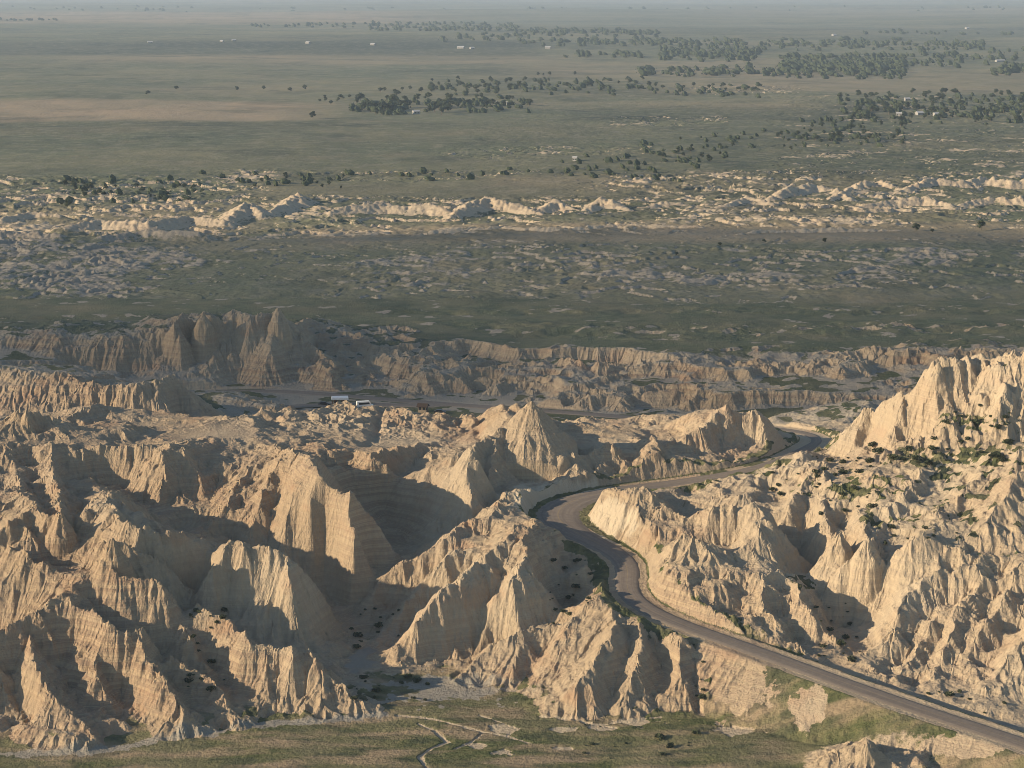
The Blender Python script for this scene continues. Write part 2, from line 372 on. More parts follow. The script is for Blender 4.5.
def build_near():
    dx = 1.0
    rz = raster(RIDGES, dx); vz = raster(VALLEYS, dx); lz = raster(LEVELS, dx)
    vz = np.where(np.isnan(lz), vz, lz)
    rz2 = np.where(np.isnan(lz), rz, lz)
    dr, zr = jfa(rz2); dv, zv = jfa(vz)
    h = zv + (zr - zv) * dv / np.maximum(dr + dv, 1e-3)
    fixed = ~np.isnan(rz) | ~np.isnan(vz)
    fz = np.where(np.isnan(vz), rz, vz); fz = np.where(~np.isnan(rz), rz, fz)
    for k in range(22):
        h = blur(h); h = np.where(fixed, fz * .8 + h * .2, h)
    h = blur(h, 1)
    x, y = grid(dx)
    wz = sstep(745, 790, y) * sstep(-110, -60, x) * (1 - sstep(950, 990, y)); h = resample(h, x + wz * fbm(x / 30, y / 30, 161, 3) * 16, y + wz * fbm(x / 38 + 5, y / 38, 163, 4, .6) * 52, dx)
    dl, _ = jfa(lz)
    ok_r, _ = jfa(rz)
    # how badland a place is: 1 on slopes, 0 on the levels
    gy, gx = np.gradient(h, dx); sl = np.hypot(gx, gy); sl = blur(sl, 6)
    hard = np.maximum(sstep(0.05, 0.28, sl), .75 * sstep(10, 26, dl) * sstep(0.02, .1, sl))
    far = sstep(940, 1000, y); hard = hard * (1 - far)
    calm = np.ones_like(x)
    for q in [(640,665,12,36,26),(520,655,12,24,18),(110,660,15,70,26),(300,670,14,40,20),(440,620,16,36,26),(505,440,38,26,24),(740,440,33,26,18),(90,380,36,95,28)]:
        c = W(q[0], q[1], q[2]); calm = calm * (1 - .75 * np.exp(-(((x - c[0]) / q[3]) ** 2 + ((y - c[1]) / q[4]) ** 2) ** 2))
    for q in SMOOTH:
        c = W(q[0], q[1], q[2]); e = ((x - c[0]) / q[3]) ** 2 + ((y - c[1]) / q[4]) ** 2
        hard = hard * (1 - .35 * np.exp(-e))
    # seed relief
    n = ridged(x / 22, y / 22, 3, 4, .55); n2 = fbm(x / 7, y / 7, 9, 3)
    n3 = ridged(x / 11, y / 11, 13, 3, .5)
    back = sstep(600, 640, y) * (1 - sstep(725, 750, y)) * (1 - sstep(20, 50, x)) * np.maximum(sstep(-105, -80, x), 1 - sstep(630, 660, y)); east = sstep(60, 100, x) * (1 - sstep(600, 640, y))
    h = h + wz * fbm(x / 28, y / 22, 165, 4, .6) * 3.2 * sstep(6, 16, dl)
    h = h + calm * hard * (n * (1.5 + .9 * east) + n3 * (1.0 + 1.6 * back + 1.0 * east + 1.1 * (1 - sstep(560, 590, y)) * (1 - east)) + n2 * (0.8 + .8 * back)) + (1 - hard) * fbm(x / 40, y / 40, 5, 4) * 0.9
    print('interp', time.time() - T0)
    h, A = erode(h, dx, 0.028, 26, hard, talus=1.3)
    dr2, zr2 = jfa(rz)
    hr = zr2 - dr2 * (1.0 + .25 * fbm(x / 9, y / 9, 15, 3)) + fbm(x / 4, y / 4, 19, 3) * .9
    h = np.where(dr2 < 14, np.maximum(h, hr), h)
    h, A = erode(h, dx, 0.015, 8, hard, A, talus=1.5)
    print('erode1', time.time() - T0, float(A.max()))
    dx2 = SDX
    x2, y2 = grid(dx2)
    h2 = resample(h, x2, y2, dx); hd2 = resample(hard.astype(np.float32), x2, y2, dx)
    h2 = h2 + hd2 * (fbm(x2 / 3.2, y2 / 3.2, 21, 3, .6) * 0.55 + ridged(x2 / 9, y2 / 9, 31, 3) * .35) + (1 - hd2) * fbm(x2 / 6, y2 / 6, 25, 3) * .12
    A2 = resample(A.reshape(h.shape), x2, y2, dx).astype(np.float32).ravel()
    h2, A2 = erode(h2, dx2, 0.032, 18, hd2, A2, talus=1.8, sweeps=6)
    cr = resample(dr2, x2, y2, dx); h2 = h2 + hd2 * (1 - sstep(2, 10, cr)) * (ridged(x2 / 5, y2 / 9, 45, 3, .6) - .2) * (1.3 + 1.6 * ((x2 > 95) & (y2 > 560)))
    h2 = h2 + hd2 * ((x2 > 95) & (y2 > 565)) * sstep(37, 48, h2) * (ridged(x2 / 4.2, y2 / 10, 47, 3, .6) * 2.2 + ridged(x2 / 11, y2 / 15, 49, 2) * 1.6 - 1)
    h2 = h2 + hd2 * fbm(x2 / 1.6, y2 / 1.6, 41, 2) * .3
    h2, A2 = erode(h2, dx2, 0.045, 8, hd2, A2, talus=2.4, sweeps=4, m=.3)
    print('erode2', time.time() - T0)
    for q in PEAKS:
        c = W(*q[:3]); sl_, rad = (q[3], q[4]) if len(q) > 3 else (1.7, 4.5); i = int((c[0] - X0) / dx2); j = int((c[1] - Y0) / dx2); w = 30
        if i < w or j < w or i > x2.shape[1] - w or j > x2.shape[0] - w: continue
        a = slice(j - w, j + w), slice(i - w, i + w)
        d = np.hypot(x2[a] - c[0], y2[a] - c[1])
        h2[a] = np.maximum(h2[a], c[2] - d * (sl_ + (.5 if rad < 8 else .18) * fbm(x2[a] / (2.5 if rad < 8 else 6), y2[a] / (2.5 if rad < 8 else 6), 43, 2)) - 3 * np.maximum(d - rad, 0))
    # ledges of the harder layers
    zz = h2 + fbm(x2 / 60, y2 / 60, 77, 2) * .8
    led = perlin(zz / 1.5, x2 / 400 + 3.3, 81) * .42 + perlin(zz / .55, x2 / 300 + 9.1, 82) * .15
    h2 = h2 + hd2 * led
    return h2.astype(np.float32), hd2, A2.reshape(h2.shape), x2, y2

def catmull(P, step):
    out = []
    n = len(P)
    for i in range(n - 1):
        p0 = P[max(i - 1, 0)]; p1 = P[i]; p2 = P[i + 1]; p3 = P[min(i + 2, n - 1)]
        L = math.hypot(p2[0] - p1[0], p2[1] - p1[1]); m = max(2, int(L / step))
        for k in range(m):
            t = k / m
            out.append(tuple(0.5 * ((2 * p1[c]) + (-p0[c] + p2[c]) * t + (2 * p0[c] - 5 * p1[c] + 4 * p2[c] - p3[c]) * t * t + (-p0[c] + 3 * p1[c] - 3 * p2[c] + p3[c]) * t ** 3) for c in range(3)))
    out.append(tuple(P[-1])); return out
road_pts = catmull([W(*p) for p in ROAD], 1.0)
def smooth_pts(P, n):
    P = np.array(P)
    for _ in range(n):
        P[1:-1] = (P[:-2] + 2 * P[1:-1] + P[2:]) / 4
    return P
road_pts = smooth_pts(road_pts, 60)

def carve_road(h, x, y, hw=4.6):
    Z = np.full(h.shape, np.nan, np.float32)
    ny, nx = h.shape
    for a, b in zip(road_pts[:-1], road_pts[1:]):
        for t in (0, .33, .66):
            p = a + (b - a) * t
            i = int(round((p[0] - X0) / SDX)); j = int(round((p[1] - Y0) / SDX))
            if 0 <= i < nx and 0 <= j < ny: Z[j, i] = p[2]
    d, zr = jfa(Z); d = d * SDX
    zr = blur(zr, 3)
    bx, by = W(566,511,26.5)[:2]; hw = hw + 3.4 * np.exp(-((x - bx) ** 2 + (y - by) ** 2) / 24 ** 2)
    e = np.maximum(d - hw, 0)
    n = fbm(x / 5, y / 5, 91, 3)
    bankside = ((x > 44) & (y < 520)).astype(np.float32); bankside = blur(bankside, 6); lo = zr - .12 - np.maximum(e - 1.0, 0) * (1.5 + .4 * n) * (1 - bankside) - np.maximum(e - 1.2, 0) * (.62 + .1 * n) * bankside; hi = zr - .12 + np.maximum(e - 1.0, 0) * (1.5 + .5 * n)
    lo = np.where(d > 60, -99, lo); hi = np.where(d > 60, 999, hi)
    h = np.clip(h, lo, hi)
    h = np.where(d < hw, zr - .25, h)
    return h, d
H, HARD, AF, GX, GY = build_near()
H, DROAD = carve_road(H, GX, GY)
print('road', time.time() - T0)

def mesh_from_grid(name, X, Y, Z, attrs, mat, smooth=True):
    ny, nx = X.shape
    me = bpy.data.meshes.new(name)
    N = nx * ny
    co = np.empty((N, 3), np.float32); co[:, 0] = X.ravel(); co[:, 1] = Y.ravel(); co[:, 2] = Z.ravel()
    idx = np.arange(N, dtype=np.int32).reshape(ny, nx)
    q = np.stack([idx[:-1, :-1], idx[:-1, 1:], idx[1:, 1:], idx[1:, :-1]], -1).reshape(-1, 4)
    me.vertices.add(N); me.vertices.foreach_set('co', co.ravel())
    me.loops.add(q.size); me.loops.foreach_set('vertex_index', q.ravel())
    me.polygons.add(len(q)); me.polygons.foreach_set('loop_start', np.arange(0, q.size, 4, dtype=np.int32))
    me.polygons.foreach_set('use_smooth', np.full(len(q), smooth, bool))
    for k, v in attrs.items():
        a = me.attributes.new(k, 'FLOAT', 'POINT'); a.data.foreach_set('value', v.astype(np.float32).ravel())
    me.update()
    me.materials.append(mat)
    o = bpy.data.objects.new(name, me); sc.collection.objects.link(o)
    return o

# ------------------------------------------------------------------ materials
class NT:
    def __init__(s, name):
        s.m = bpy.data.materials.new(name); s.m.use_nodes = True; s.t = s.m.node_tree; s.n = s.t.nodes; s.l = s.t.links
        s.b = s.n['Principled BSDF']; s.b.inputs['Roughness'].default_value = .95; s.b.inputs['Specular IOR Level'].default_value = .15
    def add(s, t, **k):
        n = s.n.new(t)
        for a, v in k.items(): setattr(n, a, v)
        return n
    def link(s, a, b): s.l.new(a, b)
    def setin(s, n, i, v):
        if hasattr(v, 'is_linked') or isinstance(v, bpy.types.NodeSocket): s.link(v, n.inputs[i])
        else: n.inputs[i].default_value = v
    def math(s, op, a, b=0.0, clamp=False):
        n = s.add('ShaderNodeMath', operation=op); n.use_clamp = clamp; s.setin(n, 0, a); s.setin(n, 1, b); return n.outputs[0]
    def mix(s, f, a, b):
        n = s.add('ShaderNodeMix', data_type='RGBA'); s.setin(n, 0, f); s.setin(n, 6, a); s.setin(n, 7, b); return n.outputs[2]
    def noise(s, vec, scale, detail=3, rough=.5):
        n = s.add('ShaderNodeTexNoise'); n.inputs['Scale'].default_value = scale; n.inputs['Detail'].default_value = detail; n.inputs['Roughness'].default_value = rough
        s.link(vec, n.inputs['Vector']); return n.outputs[0]
    def ramp(s, f, pts):
        n = s.add('ShaderNodeValToRGB'); e = n.color_ramp.elements
        while len(e) > 1: e.remove(e[-1])
        for k, (p, c) in enumerate(pts):
            el = e[0] if k == 0 else e.new(p)
            el.position = p; el.color = (*c, 1) if len(c) == 3 else c
        s.link(f, n.inputs[0]); return n.outputs[0]
    def mapr(s, v, a, b, c=0., d=1.):
        n = s.add('ShaderNodeMapRange'); s.setin(n, 0, v); n.inputs[1].default_value = a; n.inputs[2].default_value = b; n.inputs[3].default_value = c; n.inputs[4].default_value = d; return n.outputs[0]
    def vscale(s, vec, sx, sy, sz):
        n = s.add('ShaderNodeVectorMath', operation='MULTIPLY'); s.link(vec, n.inputs[0]); n.inputs[1].default_value = (sx, sy, sz); return n.outputs[0]
    def attr(s, name): return s.add('ShaderNodeAttribute', attribute_name=name).outputs['Fac']
    def pos(s): return s.add('ShaderNodeNewGeometry').outputs['Position']
    def bump(s, h, strength, dist, normal=None):
        n = s.add('ShaderNodeBump'); n.inputs['Strength'].default_value = strength; n.inputs['Distance'].default_value = dist
        s.link(h, n.inputs['Height'])
        if normal is not None: s.link(normal, n.inputs['Normal'])
        return n.outputs[0]

def terrain_material(name, far=False):
    t = NT(name); P = t.pos()
    sep = t.add('ShaderNodeSeparateXYZ'); t.link(P, sep.inputs[0])
    z = t.math('ADD', sep.outputs[2], t.math('MULTIPLY', t.noise(P, .012, 2), 4.0))
    # beds of the rock: colour follows the height
    cz = t.add('ShaderNodeCombineXYZ'); t.link(z, cz.inputs[2])
    b1 = t.noise(cz.outputs[0], .42, 6, .75)
    rock = t.ramp(b1, [(.28, (.23,.175,.12)), (.36, (.46,.335,.20)), (.42, (.35,.25,.16)), (.47, (.50,.38,.235)), (.52, (.27,.185,.125)), (.57, (.49,.36,.22)), (.63, (.35,.265,.17)), (.70, (.25,.19,.13))])
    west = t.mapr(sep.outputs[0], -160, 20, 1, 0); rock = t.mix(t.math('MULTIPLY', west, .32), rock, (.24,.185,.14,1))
    patch = t.noise(P, .02, 3)
    rock = t.mix(t.mapr(t.noise(P, .035, 4, .6), .38, .6, 0, .75), rock, (.385,.295,.19,1)); rock = t.mix(t.mapr(patch, .42, .62), rock, t.mix(.4, rock, (.47,.40,.29,1)))
    mot = t.noise(t.vscale(P, 1, 1, .35), .9, 4, .6)
    rock = t.mix(t.mapr(mot, .35, .7, 0, .35), rock, (.25,.20,.15,1))
    rust = t.noise(t.vscale(P, 1, 1, 2.5), .05, 3, .6); rock = t.mix(t.mapr(rust, .56, .7, 0, .55), rock, (.36,.225,.14,1))
    pale = t.attr('pale'); rock = t.mix(pale, rock, (.55,.47,.34,1))
    gn = t.noise(P, .35 if not far else .02, 8 if far else 5, .7)
    gp = t.noise(P, .045 if not far else .0022, 8 if far else 3, .62)
    grass = t.ramp(gn, [(.3, (.052,.068,.028)), (.5, (.108,.120,.050)), (.68, (.195,.18,.088))])
    grass = t.mix(t.math('MULTIPLY', t.attr('plainness'), .5), grass, (.165,.188,.13,1))
    grass = t.mix(t.math('MULTIPLY', t.attr('plainness'), t.mapr(t.noise(P, .12, 8, .75), .42, .60, 0, .6)), grass, (.075,.088,.055,1))
    grass = t.mix(t.mapr(gp, .42, .62, 0, .6), grass, (.23,.205,.12,1))
    dry = t.attr('dry'); grass = t.mix(dry, grass, (.34,.26,.17,1))
    dark = t.attr('dark'); grass = t.mix(dark, grass, (.045,.058,.038,1))
    g = t.attr('grass')
    gm = t.math('ADD', g, t.math('MULTIPLY', t.math('SUBTRACT', t.noise(P, .5 if not far else .12, 5, .7), .5), 1.1))
    gm = t.mapr(gm, .42, .58)
    silt_shade = t.attr('silt_shade'); rock = t.mix(silt_shade, rock, (.30,.275,.225,1))  # real silt on the near sheet, painted cloud shade on the plain
    if far: grass = t.mix(t.mapr(t.noise(P, .05, 9, .72), .50, .62, 0, .5), grass, (.25,.23,.17,1))
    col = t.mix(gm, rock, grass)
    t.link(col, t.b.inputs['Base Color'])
    if not far:
        fl = t.noise(t.vscale(P, 1, 1, .12), .9, 5, .6)
        n1 = t.bump(fl, .9, 1.0)
        n2 = t.bump(t.noise(cz.outputs[0], 2.2, 3, .7), .5, .35, n1)
        n3 = t.bump(t.noise(P, 1.8, 5, .75), .8, .35, n2)
        t.link(n3, t.b.inputs['Normal'])
    else:
        n1 = t.bump(t.noise(P, .25, 5, .65), .6, 1.5)
        t.link(n1, t.b.inputs['Normal'])
    return t.m

# ------------------------------------------------------------------ near terrain sheet
def rills(X, Y, lam, steps, ds, seed):
    """noise drawn out along the line of steepest descent: the parallel rills of bare clay"""
    g = .3 * lam
    nx = int((X1 - X0) / g) + 1; ny = int((Y1 - Y0) / g) + 1
    rs = np.random.RandomState(seed); n = rs.rand(ny, nx).astype(np.float32)
    for _ in range(3): n = blur(n)
    n = (n - n.mean()) / n.std()
    Hs = blur(H, 5); gy, gx = np.gradient(Hs, SDX)
    acc = resample(n, X, Y, g)
    for sg in (-1, 1):
        x, y = X.copy(), Y.copy()
        for k in range(steps):
            ax = resample(gx, x, y, SDX); ay = resample(gy, x, y, SDX); L = np.sqrt(ax * ax + ay * ay) + 1e-3
            x = x + sg * ds * ax / L; y = y + sg * ds * ay / L
            acc = acc + resample(n, x, y, g)
    acc = acc / math.sqrt(2 * steps + 1)
    return acc / acc.std()
def near_sheet():
    nr = NR; nc = NC
    v = np.linspace(0, 1, nr)
    yy = 325 * (1000 / 325) ** (v)                      # rows a little denser near
    a = np.linspace(-.315, .315, nc)
    Y = np.repeat(yy[:, None], nc, 1); X = a[None, :] * (Y + 40)
    Z = resample(H, X, Y, SDX)
    hard = resample(HARD.astype(np.float32), X, Y, SDX); d = resample(DROAD.astype(np.float32), X, Y, SDX)
    A = resample(AF, X, Y, SDX)
    gy, gx = np.gradient(H, SDX); S = np.hypot(gx, gy); sl = resample(S.astype(np.float32), X, Y, SDX)
    sl2 = resample(blur(S, 8).astype(np.float32), X, Y, SDX)
    fine = fbm(X / 1.7, Y / 1.7, 55, 3, .6)
    r1 = rills(X, Y, 1.9, 9, .8, 1); r2 = rills(X, Y, .9, 8, .45, 2)
    steep = sstep(.18, .6, sl2)
    Z = Z + np.where(d > 5.5, hard * steep * (-np.abs(r1) * .48 + r2 * .14) * sstep(5.5, 8, d) + hard * fine * .22, 0)
    lump = sstep(-110, -85, X) * sstep(600, 640, Y) * (1 - sstep(690, 720, Y)) * (1 - sstep(10, 40, X)) * (1 - sstep(.1, .4, sl2)) * sstep(6, 18, d) * sstep(9.5, 13, Z)
    Z = Z + lump * (ridged(X / 12, Y / 12, 201, 4, .6) + .2) * 3.0
    px, py = PX(X, Y, Z)
    flat = 1 - sstep(.22, .5, sl2)
    n = fbm(X / 25, Y / 25, 61, 4, .6); nf = fbm(X / 6, Y / 6, 62, 4, .6)
    nn2 = fbm(X / 1.5, Y / 1.5, 64, 3, .6)
    def spot(cx, cy, rx, ry, w=.5):
        w = w * 1.3
        e = np.sqrt(((px - cx) / rx) ** 2 + ((py - cy) / ry) ** 2) + nf * w
        return 1 - sstep(.7, 1.25, e + .25 * nn2)
    def line(pts, wid):
        m = np.zeros_like(X)
        for (ax, ay), (bx, by) in zip(pts[:-1], pts[1:]):
            a = W(ax, ay, 3.2); b = W(bx, by, 3.2)
            ux, uy = b[0] - a[0], b[1] - a[1]; L = ux * ux + uy * uy
            t = np.clip(((X - a[0]) * ux + (Y - a[1]) * uy) / L, 0, 1)
            dd = np.hypot(X - a[0] - t * ux, Y - a[1] - t * uy)
            m = np.maximum(m, (1 - sstep(wid * .3, wid * 1.5, dd + (nf + nn2 * .6) * wid * 1.6)))
        return m
    g = np.zeros_like(X)
    front = (1 - sstep(4.6, 6.5, Z)) * (1 - sstep(.3, .55, sl2)) * (Y < 560)
    g = np.maximum(g, front * sstep(-.75, -.45, n))
    side = px > 704
    bank = (1 - sstep(30, 44, d)) * sstep(5.0, 6.2, d) * (1 - sstep(.95, 1.2, sl2)) * side * sstep(640, 660, py + (px - 700) * -.0) * (py > 633 + (px - 700) * .33)
    g = np.maximum(g, bank * .95)
    verge = (1 - sstep(8, 12, d + nf * 6)) * sstep(4.8, 5.6, d) * (1 - sstep(.9, 1.2, sl)) * (Y < 690)
    g = np.maximum(g, verge * .8)
    g = np.maximum(g, spot(612, 580, 14, 28) * (d > 4.8)); g = np.maximum(g, spot(585, 548, 22, 8) * (d > 4.8))
    g = np.maximum(g, sstep(815, 860, Y) * sstep(11.2, 13.2, Z) * flat)
    val = sstep(690, 720, Y) * (1 - sstep(.12, .28, sl2))
    g = np.maximum(g, val * sstep(-.12, .1, n + .1 * (X > -20)))
    g = g * (1 - .8 * sstep(800, 860, Y) * sstep(.22, .42, fbm(X / 16, Y / 14, 151, 4, .6)))
    bench = sstep(95, 130, X) * sstep(26, 31, Z) * (1 - sstep(.45, .8, sl2)) * sstep(-.02, .16, nf) * (1 - sstep(640, 660, Y))
    g = np.maximum(g, bench)
    for q in [(960,455,60,9),(860,490,40,12),(985,425,40,12),(880,520,25,7),(750,462,40,4),(700,472,45,3),(800,585,20,8),(590,484,22,3)]:
        g = np.maximum(g, spot(*q, w=1.6) * (1 - sstep(.7, 1.1, sl)) * .8)
    # bare slips in the bank, washes, silt at the foot of the hills
    for q in [(737,680,32,36),(712,660,18,22),(808,708,17,24),(965,747,38,12)]:
        g = g * (1 - spot(*q, w=.7) * (py > 634 + (px - 690) * .36))
    wash = line([(398,716),(426,718),(453,724),(484,731),(506,735),(530,742)], .6)
    for L in ([(418,724),(434,730),(447,741),(430,748),(420,755),(426,768)], [(484,731),(470,742),(455,748)], [(506,735),(516,728),(500,722),(480,716)], [(540,716),(600,724),(660,718)]):
        wash = np.maximum(wash, line(L, .5))
    for q in [(560,728,16,3),(600,727,14,3),(640,722,22,4),(505,727,14,4),(740,730,30,4),(500,752,12,4),(480,745,8,3),(560,748,10,2)]:
        wash = np.maximum(wash, spot(*q, w=1.2))
    foot = line([(-40,752),(40,752),(90,751),(150,741),(200,736),(260,727),(320,723),(385,716)], 1.5)
    foot = np.maximum(foot, spot(440, 690, 60, 14, 1.3) * .8)
    tip = W(866,742,12); g = g * (1 - np.exp(-(((X - tip[0]) / 17) ** 2 + ((Y - tip[1] - 2) / 11) ** 2) ** 2) * sstep(4.0, 5.2, Z))
    g = g * (1 - np.clip(wash + foot, 0, 1))
    silt_shade = (1 - sstep(.12, .25, sl2)) * (1 - sstep(7, 10, Z)) * (Y < 700) + sstep(690, 720, Y) * (1 - sstep(.3, .6, sl2)) * .8
    silt_shade = np.maximum(silt_shade, foot) * (1 - wash)
    pl = sstep(800, 880, Y); dark = np.clip(sstep(-.05, .4, fbm(X / 14, Y / 5, 66, 4, .6)) * .6 * (Y < 700) + .4 * (Y > 700) * (1 - pl) + pl * (.12 + sstep(.05, .4, fbm(X / 130, Y / 130, 141, 5, .6)) * .4) + .5 * bench, 0, 1)
    dry = .25 * pl * sstep(.1, .45, fbm(X / 70, Y / 90, 145, 5, .6)) + sstep(-.15, .35, fbm(X / 22, Y / 6, 63, 4)) * .85 * (Y < 480) * (1 - spot(745, 740, 200, 20) * .4)
    pale = sstep(0, 110, X) * .35 * (Y < 720) + sstep(.1, .5, fbm(X / 40, Y / 40, 71, 3)) * .25
    pale = np.maximum(pale, wash * .6)
    for q in [(575,490,25,14),(540,498,30,16),(610,520,30,20)]: pale = np.maximum(pale, spot(*q, w=1) * .8)
    Z = Z - wash * .35 - (wash > .3) * np.clip(nf, 0, 1) * .0
    Z = Z + g * (1 - hard) * nn2 * .10
    o = mesh_from_grid('badlands_terrain', X, Y, Z, dict(grass=g, plainness=pl, silt_shade=np.clip(silt_shade, 0, 1), dark=dark, dry=dry, pale=np.clip(pale, 0, 1)), terrain_material('badland_rock_and_grass'), False)
    o['kind'] = 'structure'
    return o
NR, NC = 1500, 1150
near = near_sheet()
print('sheet', time.time() - T0)

# ------------------------------------------------------------------ the plain beyond
PLAIN = 18.0
FAR_RIDGES = [
 [(228,220,4),(240,210,8),(248,206,9),(262,214,5)],[(268,214,4),(284,206,6),(298,197,9),(302,203,6)],
 [(330,213,4),(352,208,7),(384,205,8),(400,209,5),(430,206,8),(450,212,4)],
 [(452,216,4),(470,206,9),(486,202,10),(500,204,9),(520,207,7),(540,214,4)],[(536,212,4),(556,204,9),(566,208,6),(580,212,3)],
 [(584,212,4),(602,202,10),(612,204,9),(630,211,4)],
 [(640,210,3),(662,204,6),(690,206,4)],
 [(700,212,3),(728,206,6),(748,199,7),(770,204,5)],[(770,200,6),(790,190,9),(815,187,9),(836,191,7),(850,200,5)],
 [(830,200,5),(860,186,9),(880,184,9),(900,190,6)],[(900,192,6),(930,182,10),(960,184,8),(985,180,10),(1010,183,9),(1040,182,9)],
 [(860,208,4),(890,202,7),(925,200,8),(950,206,5)],[(960,206,4),(985,200,7),(1030,200,8)],
 [(0,220,4),(30,214,5),(60,216,4)],[(60,228,4),(100,222,5),(150,224,6),(190,218,5),(225,222,4)],
 [(-30,236,5),(20,233,6),(60,236,4)],[(100,238,3),(140,232,4),(200,234,5)],
 [(430,232,3),(500,228,4),(560,230,4),(620,226,4),(700,228,4)],[(700,240,2),(760,232,4),(840,230,5),(900,232,3)],
]
def far_sheet():
    k = 8.6e-7; ys = [985.0]
    while ys[-1] < 45000: ys.append(ys[-1] + k * ys[-1] ** 2 * (1.0 if ys[-1] < 9000 else 2.2))
    ys += [60000, 85000, 120000]
    yy = np.array(ys); nc = 1000
    a = np.linspace(-.325, .325, nc)
    Y = np.repeat(yy[:, None], nc, 1); X = a[None, :] * (Y + 40)
    px, py = PX(X, Y, np.full_like(X, PLAIN))
    n1 = fbm(X / 420, Y / 420, 101, 4, .5); n2 = fbm(X / 90, Y / 120, 103, 4, .55)
    Z = PLAIN + n1 * 5 + n2 * 1.8 + fbm(X / 2500, Y / 2500, 107, 3) * np.clip(Y / 300, 0, 22)
    wx = fbm(X / 60, Y / 60, 109, 3) * 40; wy = fbm(X / 60, Y / 60, 111, 3) * 40
    def band(y0, y1, s=6): return sstep(y0 - s, y0 + s, py) * (1 - sstep(y1 - s, y1 + s, py))
    def box(x0, x1, y0, y1, sx=30, sy=3):
        return sstep(x0 - sx, x0 + sx, px) * (1 - sstep(x1 - sx, x1 + sx, px)) * band(y0, y1, sy)
    # low scarps: steps in the plain, cut back by little gullies
    s = fbm((X + wx) / 260, (Y + wy) / 190, 113, 6, .6) * 3.2 + .5 * ridged(X / 24, Y / 28, 115, 4, .6)
    M = np.zeros_like(X)
    M = np.maximum(M, box(-300, 1400, 240, 340, 60, 8) * (.25 + .4 * sstep(-.2, .3, fbm(X / 200, Y / 200, 117, 3))))
    M = np.maximum(M, box(-300, 130, 236, 285, 40, 6)); M = np.maximum(M, box(-300, 260, 180, 240, 60, 5)); M = np.maximum(M, box(600, 1400, 176, 230, 60, 6) * .9)
    M = np.maximum(M, box(240, 700, 198, 236, 40, 5) * .8); M = np.maximum(M, box(-300, 1400, 300, 345, 60, 6) * .28)
    M = np.maximum(M, box(700, 1300, 246, 292, 60, 6) * .55); M = np.maximum(M, box(200, 560, 172, 182, 60, 4) * .7)
    M = np.maximum(M, box(760, 1300, 92, 180, 60, 6) * .42); M = np.maximum(M, box(470, 760, 78, 172, 60, 6) * .2); M = np.maximum(M, box(610, 730, 116, 126, 12, 2) * .8); M = np.maximum(M, box(500, 650, 148, 157, 20, 2) * .8); M = np.maximum(M, box(690, 800, 84, 94, 12, 2) * .8); M = np.maximum(M, box(440, 560, 150, 160, 20, 3) * .5)
    st = s * 1.3; fr = st - np.floor(st)
    stepz = (np.floor(st) + sstep(.42, .58, fr) - st)
    Z = Z + stepz * 3.0 * M
    gul = ridged(X / 15, Y / 17, 119, 4, .55)
    fine = sstep(.05, .45, M) * sstep(-.1, .4, fbm(X / 90, Y / 80, 121, 5, .6) + .35 * (box(-300, 130, 236, 285, 40, 6)) + .12 * band(250, 292) - .12 * band(300, 400))
    Z = Z + fine * (gul - .3) * 1.7
    bare = fine * sstep(.1, .5, gul) * .62
    for L in FAR_RIDGES:
        P = [(lambda w: (w[0], w[1], p[2] * .85))((lambda q: WR(p[0], p[1], PLAIN + p[2] * .6))(0)) for p in L]
        for p0, p1 in zip(P[:-1], P[1:]):
            ylo, yhi = min(p0[1], p1[1]) - 60, max(p0[1], p1[1]) + 60
            j0, j1 = np.searchsorted(yy, ylo), np.searchsorted(yy, yhi)
            if j1 <= j0: continue
            xs = X[j0:j1]; yz = Y[j0:j1]
            ux, uy = p1[0] - p0[0], p1[1] - p0[1]; LL = ux * ux + uy * uy
            t = np.clip(((xs - p0[0]) * ux + (yz - p0[1]) * uy) / LL, 0, 1)
            dd = np.hypot(xs - p0[0] - t * ux, yz - p0[1] - t * uy)
            hh = p0[2] + (p1[2] - p0[2]) * t
            rr = ridged(xs / 11, yz / 16, 123, 4, .6)
            zz = PLAIN + hh * (.8 + .5 * rr) - dd * (.36 + .22 * rr) + (ridged(xs / 5, yz / 6, 131, 3) - .3) * 1.0
            m = zz > Z[j0:j1]
            Z[j0:j1] = np.where(m, zz, Z[j0:j1]); bare[j0:j1] = np.where(m, np.maximum(bare[j0:j1], sstep(0, 1.6, zz - PLAIN - 1.2) * sstep(-.35, .35, rr + .5 * fbm(xs / 25, yz / 25, 133, 3)) * .85), bare[j0:j1])
    gy = np.gradient(Z, axis=0) / np.gradient(Y, axis=0); gx = np.gradient(Z, axis=1) / np.gradient(X, axis=1)
    sl = np.hypot(gx, gy)
    bare = np.maximum(bare, sstep(.22, .42, sl) * .85 * sstep(.02, .15, M + .2 * (Y < 1700)) * (.5 + .5 * sstep(-.3, .1, fbm(X / 50, Y / 60, 125, 3))))
    grass = 1 - np.clip(bare, 0, 1)
    Z = np.where(Y < 1000, Z * 0 + resample(H, X, Y, SDX) * (1 - sstep(985, 1000, Y)) + Z * sstep(985, 1000, Y), Z)
    # fields and belts of different growth
    nn = fbm(X / 900, Y / 700, 127, 7, .6)
    def field(x0, x1, y0, y1, v, sx=20, sy=1.5): return box(x0, x1, y0 , y1, sx, sy) * v
    dry = np.zeros_like(X)
    wob = nn * 3
    pys = py; 
